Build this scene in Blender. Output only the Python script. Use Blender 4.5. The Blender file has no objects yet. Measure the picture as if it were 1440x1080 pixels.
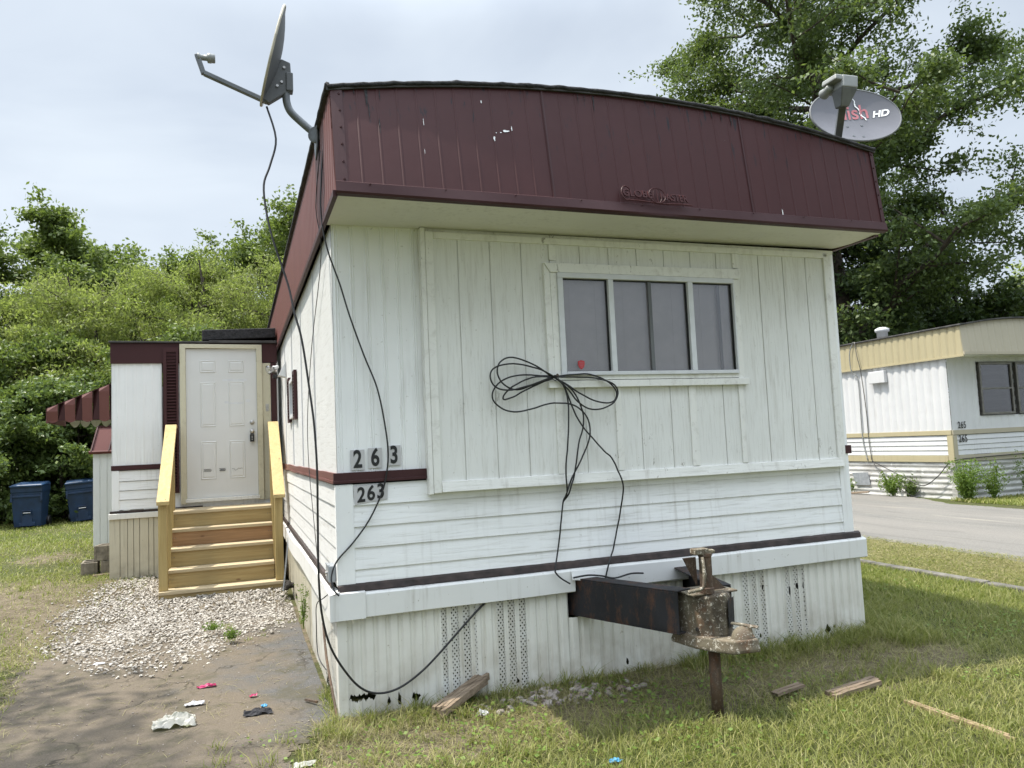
import bpy, bmesh, math, random
import numpy as np
from mathutils import Vector, Matrix, noise as mn
random.seed(7); rng=np.random.default_rng(7)
sc=bpy.context.scene
COL=sc.collection
R=math.radians
# ------------------------------------------------------------ materials
class NT:
    def __init__(s,name):
        s.m=bpy.data.materials.new(name); s.m.use_nodes=True
        s.t=s.m.node_tree; s.n=s.t.nodes; s.n.clear()
        s.out=s.n.new('ShaderNodeOutputMaterial'); s.p=s.n.new('ShaderNodeBsdfPrincipled')
        s.t.links.new(s.p.outputs[0],s.out.inputs[0])
        s.pos=s.n.new('ShaderNodeNewGeometry')
    def new(s,t,**k):
        n=s.n.new(t)
        for a,b in k.items(): setattr(n,a,b)
        return n
    def link(s,a,b): s.t.links.new(a,b)
    def noise(s,scale=1,detail=4,stretch=(1,1,1),rough=.55,off=0,dist=0):
        mp=s.new('ShaderNodeMapping'); s.link(s.pos.outputs['Position'],mp.inputs[0])
        mp.inputs['Scale'].default_value=[scale*q for q in stretch]; mp.inputs['Location'].default_value=(off,off*.7,off*1.3)
        n=s.new('ShaderNodeTexNoise'); n.inputs['Scale'].default_value=1; n.inputs['Detail'].default_value=detail; n.inputs['Roughness'].default_value=rough
        n.inputs['Distortion'].default_value=dist
        s.link(mp.outputs[0],n.inputs[0]); return n.outputs[0]
    def ramp(s,fac,stops):
        r=s.new('ShaderNodeValToRGB'); e=r.color_ramp.elements
        while len(e)<len(stops): e.new(.5)
        for q,(p,c) in zip(e,stops):
            q.position=p; q.color=(c,c,c,1) if not hasattr(c,'__len__') else (*c,1)
        s.link(fac,r.inputs[0]); return r.outputs[0]
    def mix(s,f,a,b,mode='MIX'):
        m=s.new('ShaderNodeMix',data_type='RGBA',blend_type=mode)
        for v,i in ((f,0),(a,6),(b,7)):
            if hasattr(v,'is_linked'): s.link(v,m.inputs[i])
            elif i==0: m.inputs[0].default_value=v
            else: m.inputs[i].default_value=(*v,1)
        return m.outputs[2]
    def math(s,op,a,b=0.0,c=None):
        m=s.new('ShaderNodeMath',operation=op)
        for i,v in enumerate((a,b,c)):
            if v is None: continue
            if hasattr(v,'is_linked'): s.link(v,m.inputs[i])
            else: m.inputs[i].default_value=v
        return m.outputs[0]
    def bump(s,h,strength=.3,dist=.01,prev=None):
        b=s.new('ShaderNodeBump'); b.inputs['Strength'].default_value=strength; b.inputs['Distance'].default_value=dist
        s.link(h,b.inputs['Height'])
        if prev is not None: s.link(prev,b.inputs['Normal'])
        return b.outputs[0]
    def ragged(s,amp=.5,scale=5):
        at=s.new('ShaderNodeAttribute'); at.attribute_name='edge'
        k=s.math('ADD',at.outputs['Fac'],s.math('MULTIPLY',s.math('SUBTRACT',s.noise(scale,8,rough=.75,off=61),.5),amp))
        tr=s.new('ShaderNodeBsdfTransparent'); mx=s.new('ShaderNodeMixShader'); s.link(s.math('GREATER_THAN',k,0.0),mx.inputs[0])
        s.link(tr.outputs[0],mx.inputs[1]); s.link(s.p.outputs[0],mx.inputs[2]); s.link(mx.outputs[0],s.out.inputs[0]); return s.m
    def fin(s,col,rough=.6,bump=None,metal=0,spec=.5):
        if hasattr(col,'is_linked'): s.link(col,s.p.inputs['Base Color'])
        else: s.p.inputs['Base Color'].default_value=(*col,1)
        if hasattr(rough,'is_linked'): s.link(rough,s.p.inputs['Roughness'])
        else: s.p.inputs['Roughness'].default_value=rough
        s.p.inputs['Metallic'].default_value=metal; s.p.inputs['Specular IOR Level'].default_value=spec
        if bump is not None: s.link(bump,s.p.inputs['Normal'])
        return s.m
def simple(name,c,rough=.6,metal=0,var=.15,scale=12,bump=.15,bscale=60,dist=.003):
    t=NT(name); a=t.noise(scale,5); c2=tuple(q*(1-var*2) for q in c)
    col=t.mix(t.ramp(a,[(.35,0),(.7,1)]),c2,c)
    return t.fin(col,rough,t.bump(t.noise(bscale,3),bump,dist),metal)
def paint(name,c,dirt=(.25,.22,.17),amt=.35,streak=True,grain=None,rough=.5,peel=0,low=None,axis=2):
    """painted outdoor surface: soft blotches, vertical dirt streaks, small specks, optional wood grain / peeling"""
    t=NT(name)
    n1=t.ramp(t.noise(2.2,5,off=3),[(.35,0),(.75,1)])
    col=t.mix(n1,tuple(q*.93 for q in c),c)
    st=t.ramp(t.noise(1,6,(26,26,1.6),off=5),[(.52,0),(.8,1)])
    bl=t.ramp(t.noise(1.7,4,off=9),[(.4,0),(.7,1)])
    f=t.math('MULTIPLY',t.math('MULTIPLY',st,bl),amt)
    col=t.mix(f,col,dirt)
    sp=t.ramp(t.noise(38,3,off=1),[(.69,0),(.74,1)])
    col=t.mix(t.math('MULTIPLY',sp,amt*.7),col,dirt)
    b=None
    if low is not None:   # grime splashed up from the ground, world height below low
        sx=t.new('ShaderNodeSeparateXYZ'); t.link(t.pos.outputs['Position'],sx.inputs[0])
        h=t.math('SUBTRACT',1.0,t.math('DIVIDE',sx.outputs[2],low))
        h=t.math('MAXIMUM',h,0.0)
        g=t.math('MULTIPLY',t.ramp(t.noise(6,6,off=12),[(.35,0),(.7,1)]),h)
        col=t.mix(t.math('MINIMUM',t.math('MULTIPLY',g,.8),.85),col,dirt)
    if grain:
        g=t.noise(1,7,grain,rough=.7,off=2,dist=.4)
        b=t.bump(g,.55,.004)
        gg=t.ramp(g,[(.3,1),(.48,0)])
        col=t.mix(t.math('MULTIPLY',gg,.34),col,dirt)
    if peel:
        v=t.noise(1,9,(16,16,6),rough=.8,off=20,dist=.3)
        pk=t.ramp(v,[(.60,0),(.62,1)]); reg=t.ramp(t.noise(1.1,2,off=31),[(.42,0),(.58,1)])
        pf=t.math('MULTIPLY',t.math('MULTIPLY',pk,reg),peel)
        col=t.mix(pf,col,(.30,.28,.24)); b=t.bump(pf,-.5,.003,b)
    b=t.bump(t.noise(90,2),.08,.002,b)
    return t.fin(col,rough,b)
M={}
WHITE=(.84,.845,.835)
M['wall_white']=paint('painted aluminium white',WHITE,amt=.5,rough=.42)
M['side_white']=paint('embossed siding white',(.66,.66,.65),amt=.28,rough=.5,grain=(30,3,40))
M['lap_white']=paint('lap siding white',WHITE,amt=.45,rough=.5,grain=(3,3,60))
M['board']=paint('rough sawn painted board',(.755,.755,.72),dirt=(.33,.30,.24),amt=.5,rough=.75,grain=(75,75,5),peel=.9)
M['trim_board']=paint('weathered painted trim',(.79,.785,.74),dirt=(.28,.25,.2),amt=.5,rough=.65,grain=(10,10,10),peel=.9)
M['trim_h']=paint('weathered painted trim horizontal',(.76,.755,.71),dirt=(.25,.22,.17),amt=.6,rough=.65,grain=(4,40,60),peel=1.0)
M['skirt']=paint('skirting vinyl',(.72,.71,.65),dirt=(.33,.29,.22),amt=.85,rough=.45,low=.45)
M['skirt_cream']=paint('skirting cream',(.56,.52,.40),dirt=(.17,.14,.1),amt=.9,rough=.6,low=.6)
M['band']=paint('skirt band white',(.72,.72,.70),dirt=(.28,.25,.2),amt=.9,rough=.42)
M['soffit']=paint('soffit cream',(.75,.735,.68),dirt=(.2,.17,.12),amt=.4,rough=.55)
def burg(name,c,stains=True):
    t=NT(name)
    col=t.mix(t.ramp(t.noise(3,5,(1,1,.4)),[(.3,0),(.75,1)]),tuple(q*.85 for q in c),c)
    chalk=t.ramp(t.noise(1,5,(20,20,1.2),off=4),[(.5,0),(.85,1)])
    col=t.mix(t.math('MULTIPLY',chalk,.12),col,tuple(q*1.4+.012 for q in c))
    if stains:
        sx=t.new('ShaderNodeSeparateXYZ'); t.link(t.pos.outputs['Position'],sx.inputs[0])
        hh=t.math('MAXIMUM',t.math('MULTIPLY',t.math('SUBTRACT',sx.outputs[2],3.32),2.2),0.0)
        dr=t.ramp(t.noise(1,4,(30,30,.5),off=8),[(.62,0),(.68,1)])
        col=t.mix(t.math('MINIMUM',t.math('MULTIPLY',t.math('MULTIPLY',dr,hh),1.3),1.0),col,(.012,.010,.014))
        chip=t.ramp(t.noise(1,5,(14,14,6),off=77,dist=1),[(.735,0),(.745,1)])
        col=t.mix(chip,col,(.5,.48,.48))
    return t.fin(col,.5,t.bump(t.noise(5,3),.12,.02,t.bump(t.noise(120,2),.1,.001)),spec=.25)
M['burg']=burg('burgundy enamel',(.056,.0145,.0145))
M['burg_trim']=burg('burgundy trim enamel',(.055,.020,.021),False)
M['burg_shed']=burg('burgundy roof sheet',(.125,.040,.034),False)
M['burg_side']=burg('sunlit burgundy enamel',(.15,.060,.052),False)  # lighter copy of the burgundy, sunlit tone put into the colour
M['tar']=simple('roof tar edge',(.035,.033,.035),.8,var=.4,scale=30,bump=.9,bscale=40,dist=.01)
M['roofcoat']=simple('roof coating grey',(.075,.072,.07),.85,var=.3,scale=6,bump=.5)
M['brownstrip']=simple('brown rubber strip',(.055,.036,.032),.6,var=.35,scale=14,bump=.6,bscale=30,dist=.006)
M['alum']=simple('aluminium frame white',(.66,.67,.68),.35,metal=0,var=.06,bump=.05)
M['alum_dark']=simple('weathered aluminium',(.22,.21,.19),.4,metal=.6,var=.2)
M['gasket']=simple('black gasket',(.02,.02,.02),.6)
M['blind']=simple('window blind',(.84,.82,.80),.6,var=.05)
M['black']=simple('black cable jacket',(.012,.012,.013),.38,var=.1)
M['void']=simple('dark hollow and soil',(.03,.026,.022),.95)  # near-black paint for the shade in hollows and behind walls; also dirt
M['grey_pvc']=simple('grey box plastic',(.30,.32,.34),.5)
M['dishgrey']=simple('dish reflector grey',(.145,.145,.165),.5,var=.1,scale=4)
M['dish_back']=simple('dish back grey',(.13,.135,.14),.55,var=.12,scale=4)
M['dish_rim']=simple('dish rim sun bleached',(.50,.46,.36),.6)
M['dish_metal']=simple('galvanised mast',(.15,.16,.165),.42,metal=.35,var=.15)
M['lnb']=simple('lnb housing',(.27,.28,.27),.5,var=.1)
M['chrome']=simple('satin nickel',(.55,.53,.5),.3,metal=1)
M['doorwhite']=paint('door white',(.66,.66,.64),dirt=(.4,.38,.34),amt=.15,rough=.4)
M['doorframe']=paint('door frame cream',(.58,.54,.40),dirt=(.3,.26,.16),amt=.35,rough=.6,grain=(12,12,12))
M['stickblk']=simple('black vinyl digits',(.01,.01,.011),.5,var=0)
M['plate']=simple('grey clear digit plate',(.52,.51,.51),.45,var=.06)
M['red']=simple('red sticker',(.50,.03,.035),.4,var=.1)
M['logo_red']=simple('faded red logo',(.48,.15,.17),.5,var=.1)
M['logo_white']=simple('white logo',(.85,.85,.85),.5,var=.02)
M['blue']=simple('blue cart plastic',(.010,.034,.085),.5,var=.2,scale=5,bump=.1)
M['blue_lid']=simple('blue cart lid',(.016,.055,.13),.45,var=.2,scale=5,bump=.1)
M['block']=simple('concrete block',(.27,.235,.18),.95,var=.3,scale=9,bump=.9,bscale=70,dist=.006)
M['curb']=simple('curb concrete',(.17,.16,.135),.95,var=.3,scale=7,bump=.8,bscale=60,dist=.006)
BAGMAT=lambda:leafmat('thin plastic bag',[(0,(.50,.49,.45)),(.5,(.52,.51,.47)),(1,(.55,.54,.5))],.35,.3)
M['magenta']=simple('magenta wrapper',(.5,.03,.14),.4)
M['bluelit']=simple('blue wrapper',(.08,.35,.6),.4)
M['blk_rag']=simple('black rag',(.02,.02,.025),.8)
M['paper']=simple('white scrap paper',(.7,.7,.72),.7)
M['cream']=paint('cream enamel',(.41,.36,.225),dirt=(.22,.17,.10),amt=.6,rough=.5)
M['cream_shade']=paint('shaded cream enamel',(.40,.36,.27),dirt=(.2,.16,.1),amt=.5,rough=.5)  # the same cream with the front's shade put into the colour
M['n_white']=paint('neighbour ribbed white',(.60,.605,.61),amt=.55,rough=.42)
M['rust']=None
def wood(name,c,c2,along='x',rough=.7):
    t=NT(name)
    st={'x':(2.2,45,45),'y':(45,2.2,45),'z':(45,45,2.2)}[along]
    g=t.noise(1,6,st,off=3,dist=.6); g2=t.noise(1,3,tuple(q*.25 for q in st),off=9,dist=1.5)
    col=t.mix(t.ramp(g,[(.3,0),(.7,1)]),c2,c)
    col=t.mix(t.math('MULTIPLY',t.ramp(g2,[(.45,0),(.7,1)]),.45),col,tuple(q*.7 for q in c2))
    v=t.new('ShaderNodeTexVoronoi'); mp=t.new('ShaderNodeMapping'); t.link(t.pos.outputs['Position'],mp.inputs[0])
    mp.inputs['Scale'].default_value={'x':(3,9,7),'y':(9,3,9),'z':(7,7,2.6)}[along]; t.link(mp.outputs[0],v.inputs[0]); v.inputs['Scale'].default_value=1
    kn=t.ramp(v.outputs['Distance'],[(.05,1),(.10,0)])
    col=t.mix(t.math('MULTIPLY',kn,.75),col,(.12,.05,.02))
    return t.fin(col,rough,t.bump(g,.3,.003))
M['pine_x']=wood('treated pine along x',(.36,.28,.13),(.27,.195,.08),'x')
M['pine_red']=wood('treated pine reddish',(.34,.205,.105),(.24,.135,.06),'x')
M['pine_tread']=wood('treated pine treads',(.48,.40,.26),(.38,.30,.18),'x')
M['pine_z']=wood('treated pine upright',(.42,.32,.135),(.32,.23,.085),'z')
M['pine_y']=wood('treated pine rail',(.50,.385,.175),(.39,.285,.115),'y')
M['rotwood']=wood('rotten grey wood',(.26,.20,.14),(.10,.07,.045),'x',.9)
M['plank']=wood('half buried plank',(.34,.26,.15),(.2,.14,.08),'x',.9)
def steel(name,base,lichen=0.,rusta=.5):
    t=NT(name)
    col=t.mix(t.ramp(t.noise(5,6,(1,1,.6)),[(.35,0),(.65,1)]),tuple(q*.5 for q in base),base)
    col=t.mix(t.math('MULTIPLY',t.ramp(t.noise(11,8,(1,1,.5),off=6,rough=.75),[(.5,0),(.75,1)]),rusta),col,(.20,.075,.025))
    b=t.bump(t.noise(45,5,rough=.7),.6,.004)
    if lichen:
        l=t.noise(42,6,rough=.8,off=3); l2=t.noise(9,4,off=15)
        yl=t.math('MULTIPLY',t.ramp(l2,[(.38,0),(.6,1)]),.65*lichen)
        col=t.mix(yl,col,(.20,.18,.125))
        pl=t.math('MULTIPLY',t.ramp(l,[(.55,0),(.6,1)]),lichen)
        col=t.mix(pl,col,(.52,.48,.40)); b=t.bump(pl,.7,.004,b)
    return t.fin(col,.75,b,.15)
M['beam']=steel('black painted steel beam',(.022,.022,.026),0,.55)
M['rust']=steel('rusty steel pipe',(.09,.055,.035),.15,.7)
M['coupler']=steel('lichen crusted steel',(.10,.075,.05),.8,.7)
M['coupler_top']=steel('lichen crusted steel heavy',(.12,.09,.06),1.,.7)
def glass(name,tint,rough=.05,f=.10):
    t=NT(name)
    tr=t.new('ShaderNodeBsdfTransparent'); tr.inputs[0].default_value=(*tint,1)
    gl=t.new('ShaderNodeBsdfGlossy'); gl.inputs['Roughness'].default_value=rough
    fr=t.new('ShaderNodeFresnel'); fr.inputs[0].default_value=1.5
    a=t.math('ADD',t.math('MULTIPLY',fr.outputs[0],.9),f*.4)
    mx=t.new('ShaderNodeMixShader'); t.link(a,mx.inputs[0]); t.link(tr.outputs[0],mx.inputs[1]); t.link(gl.outputs[0],mx.inputs[2])
    t.link(mx.outputs[0],t.out.inputs[0]); return t.m
M['pane']=glass('window pane behind insect screen',(.84,.83,.84),.06,.12)
M['clear']=glass('flood lamp glass',(.9,.9,.9),.05,.5)
def perf():
    # punched ventilation holes: true openings into the dark crawl space
    t=NT('perforated skirting'); m=t.m
    sx=t.new('ShaderNodeSeparateXYZ'); t.link(t.pos.outputs['Position'],sx.inputs[0])
    xx=t.math('DIVIDE',t.math('ADD',sx.outputs[0],sx.outputs[1]),.027); zz=t.math('DIVIDE',sx.outputs[2],.034)
    u=t.math('ADD',xx,zz); v=t.math('SUBTRACT',xx,zz)
    du=t.math('ABSOLUTE',t.math('SUBTRACT',t.math('FRACT',u),.5)); dv=t.math('ABSOLUTE',t.math('SUBTRACT',t.math('FRACT',v),.5))
    hole=t.math('LESS_THAN',t.math('MAXIMUM',du,dv),.205)
    col=t.mix(t.ramp(t.noise(5,5),[(.35,0),(.7,1)]),(.44,.42,.36),(.60,.60,.56))
    t.fin(col,.5)
    tr=t.new('ShaderNodeBsdfTransparent'); mx=t.new('ShaderNodeMixShader')
    t.link(hole,mx.inputs[0]); t.link(t.p.outputs[0],mx.inputs[1]); t.link(tr.outputs[0],mx.inputs[2]); t.link(mx.outputs[0],t.out.inputs[0])
    return m
M['perf']=perf()
def leafmat(name,stops,trans=.35,rough=.5):
    t=NT(name)
    col=t.ramp(t.pos.outputs['Random Per Island'],stops)
    big=t.ramp(t.noise(.35,3),[(.35,0),(.65,1)])
    col=t.mix(t.math('MULTIPLY',big,.35),col,stops[-1][1])
    t.fin(col,rough,spec=.35)
    tl=t.new('ShaderNodeBsdfTranslucent'); t.link(t.mix(.5,col,(.26,.36,.05)),tl.inputs[0])
    mx=t.new('ShaderNodeMixShader'); mx.inputs[0].default_value=trans
    t.link(t.p.outputs[0],mx.inputs[1]); t.link(tl.outputs[0],mx.inputs[2]); t.link(mx.outputs[0],t.out.inputs[0]); return t.m
M['bag']=BAGMAT()
M['leaf_big']=leafmat('maple leaves',[(0,(.045,.075,.024)),(.5,(.080,.120,.038)),(1,(.130,.180,.060))],.3)
M['leaf_dark']=leafmat('dark leaves',[(0,(.026,.050,.018)),(.6,(.045,.080,.026)),(1,(.08,.12,.04))],.25)
M['leaf_mid']=leafmat('mid green leaves',[(0,(.065,.095,.024)),(.5,(.110,.155,.038)),(1,(.17,.22,.06))],.35)
M['leaf_light']=leafmat('willow light leaves',[(0,(.115,.145,.035)),(.5,(.20,.235,.062)),(1,(.32,.345,.12))],.55)
M['leaf_bush']=leafmat('bush leaves',[(0,(.045,.080,.022)),(.5,(.085,.135,.036)),(1,(.16,.21,.065))],.3,.4)
M['leaf_weed']=leafmat('weed leaves',[(0,(.07,.13,.02)),(.5,(.12,.20,.03)),(1,(.20,.28,.06))],.4)
M['grass']=leafmat('grass blades',[(0,(.070,.100,.010)),(.45,(.135,.170,.022)),(.8,(.225,.24,.050)),(1,(.40,.36,.16))],.4)
M['straw']=leafmat('dry grass blades',[(0,(.075,.08,.022)),(.4,(.17,.155,.055)),(.8,(.31,.27,.12)),(1,(.42,.37,.20))],.3)
M['bark']=simple('bark',(.10,.08,.06),.95,var=.35,scale=8,bump=1,bscale=25,dist=.02)
def peb(name,a,b):
    t=NT(name); col=t.ramp(t.pos.outputs['Random Per Island'],[(0,a),(.35,tuple(.5*(x+y) for x,y in zip(a,b))),(1,b)])
    col=t.mix(t.math('MULTIPLY',t.ramp(t.noise(60,4),[(.4,0),(.7,1)]),.3),col,a)
    return t.fin(col,.85,t.bump(t.noise(120,3),.3,.003))
M['pebble']=peb('white limestone gravel',(.15,.13,.105),(.50,.47,.42))
M['pebble2']=peb('mixed stones',(.14,.10,.085),(.34,.31,.28))
def ground_mat():
    t=NT('lawn soil'); at=t.new('ShaderNodeAttribute'); at.attribute_name='dirt'
    g=t.mix(t.ramp(t.noise(9,6,rough=.7),[(.3,0),(.7,1)]),(.028,.032,.012),(.085,.09,.032))
    g=t.mix(t.ramp(t.noise(55,5,rough=.8,off=4),[(.5,0),(.72,1)]),g,(.14,.13,.06))
    g=t.mix(t.ramp(t.noise(1.1,4,off=2),[(.4,0),(.65,1)]),g,(.06,.075,.02))
    d=t.mix(t.ramp(t.noise(7,7,rough=.75,off=7),[(.3,0),(.7,1)]),(.075,.058,.038),(.20,.165,.115))
    d=t.mix(t.ramp(t.noise(80,4,rough=.8,off=1),[(.55,0),(.7,1)]),d,(.34,.30,.22))
    fac=t.math('ADD',at.outputs['Fac'],t.math('MULTIPLY',t.math('SUBTRACT',t.noise(5,6,rough=.7,off=11),.5),1.1))
    f=t.ramp(fac,[(.4,0),(.6,1)])
    h=t.noise(22,7,rough=.75)
    return t.fin(t.mix(f,g,d),.95,t.bump(h,.9,.03),spec=.2)
M['ground']=ground_mat()
def drive_mat():
    t=NT('old dusty asphalt')
    fine=t.noise(150,3,rough=.8,off=4); med=t.noise(14,6,rough=.7)
    a=t.mix(t.ramp(fine,[(.35,0),(.7,1)]),(.045,.045,.046),(.15,.147,.14))
    d=t.mix(t.ramp(fine,[(.3,0),(.7,1)]),(.075,.061,.044),(.170,.142,.108))
    sx=t.new('ShaderNodeSeparateXYZ'); t.link(t.pos.outputs['Position'],sx.inputs[0])
    # dust lies thick away from the wall and thins out along the trailer side
    k=t.math('ADD',t.math('MULTIPLY',sx.outputs[0],-.62),t.math('MULTIPLY',t.math('SUBTRACT',t.noise(2.2,6,rough=.65,off=8),.5),1.7))
    k=t.math('ADD',k,t.math('MULTIPLY',t.math('ABSOLUTE',t.math('SUBTRACT',sx.outputs[1],1.2)),.12))
    f=t.ramp(k,[(.10,0),(.52,1)])
    col=t.mix(f,a,d)
    s=t.ramp(t.noise(30,7,rough=.85,off=18),[(.6,0),(.68,1)])
    col=t.mix(t.math('MULTIPLY',s,.5),col,(.11,.095,.06))
    bl=t.ramp(t.noise(2.6,7,off=40,rough=.75),[(.52,0),(.62,.75)])
    col=t.mix(bl,col,(.075,.068,.045))
    vo=t.new('ShaderNodeTexVoronoi',feature='DISTANCE_TO_EDGE'); vo.inputs['Scale'].default_value=1.0
    mp=t.new('ShaderNodeMapping'); mp.inputs['Scale'].default_value=(1.5,1.5,1.5); va=t.new('ShaderNodeVectorMath',operation='ADD'); ns=t.new('ShaderNodeTexNoise'); ns.inputs['Scale'].default_value=3; ns.inputs['Detail'].default_value=6
    t.link(t.pos.outputs['Position'],ns.inputs[0]); sc2=t.new('ShaderNodeVectorMath',operation='SCALE'); sc2.inputs['Scale'].default_value=.5; t.link(ns.outputs[1],sc2.inputs[0])
    t.link(t.pos.outputs['Position'],va.inputs[0]); t.link(sc2.outputs[0],va.inputs[1]); t.link(va.outputs[0],mp.inputs[0]); t.link(mp.outputs[0],vo.inputs[0])
    cr=t.math('MULTIPLY',t.ramp(vo.outputs['Distance'],[(.004,1),(.016,0)]),t.ramp(t.noise(1.2,3,off=71),[(.45,0),(.6,.8)]))
    col=t.mix(cr,col,(.035,.03,.022))
    t.fin(col,.92,t.bump(fine,.5,.006,t.bump(med,.5,.02)),spec=.25); return t.ragged(.7,4)
M['drive']=drive_mat()
def road_mat():
    t=NT('bleached asphalt road')
    fine=t.noise(60,4,rough=.8); 
    a=t.mix(t.ramp(fine,[(.3,0),(.72,1)]),(.075,.073,.067),(.215,.208,.19))
    tr=t.ramp(t.noise(1,4,(1.2,.12,1),off=3),[(.35,0),(.7,1)])
    a=t.mix(t.math('MULTIPLY',tr,.6),a,(.20,.185,.165))
    s=t.ramp(t.noise(1,5,(5,.5,1),off=13,dist=.5),[(.6,0),(.72,1)])
    a=t.mix(t.math('MULTIPLY',s,.55),a,(.30,.275,.22)); a=t.mix(t.math('MULTIPLY',t.ramp(t.noise(1,6,(2.5,.3,1),off=23,dist=1),[(.55,0),(.68,1)]),.5),a,(.10,.096,.088))
    t.fin(a,.9,t.bump(fine,.5,.01),spec=.25); return t.ragged(.5,3)
M['road']=road_mat()
def verge_mat():
    t=NT('verge soil under clippings')
    g=t.mix(t.ramp(t.noise(40,6,rough=.8),[(.3,0),(.7,1)]),(.09,.09,.04),(.24,.22,.11))
    return t.fin(g,.95,t.bump(t.noise(40,6),.8,.02),spec=.2)
M['verge']=verge_mat()
def alsheet():
    t=NT('dull corrugated metal skirting')
    a=t.mix(t.ramp(t.noise(1,6,(1.5,1.5,9),rough=.7),[(.38,0),(.62,1)]),(.34,.33,.31),(.62,.62,.60))
    a=t.mix(t.math('MULTIPLY',t.ramp(t.noise(7,6,off=9,rough=.7),[(.6,0),(.64,1)]),.8),a,(.75,.75,.73))
    return t.fin(a,.5,t.bump(t.noise(3,4),.3,.03),.15)
M['n_skirt']=alsheet()

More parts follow.
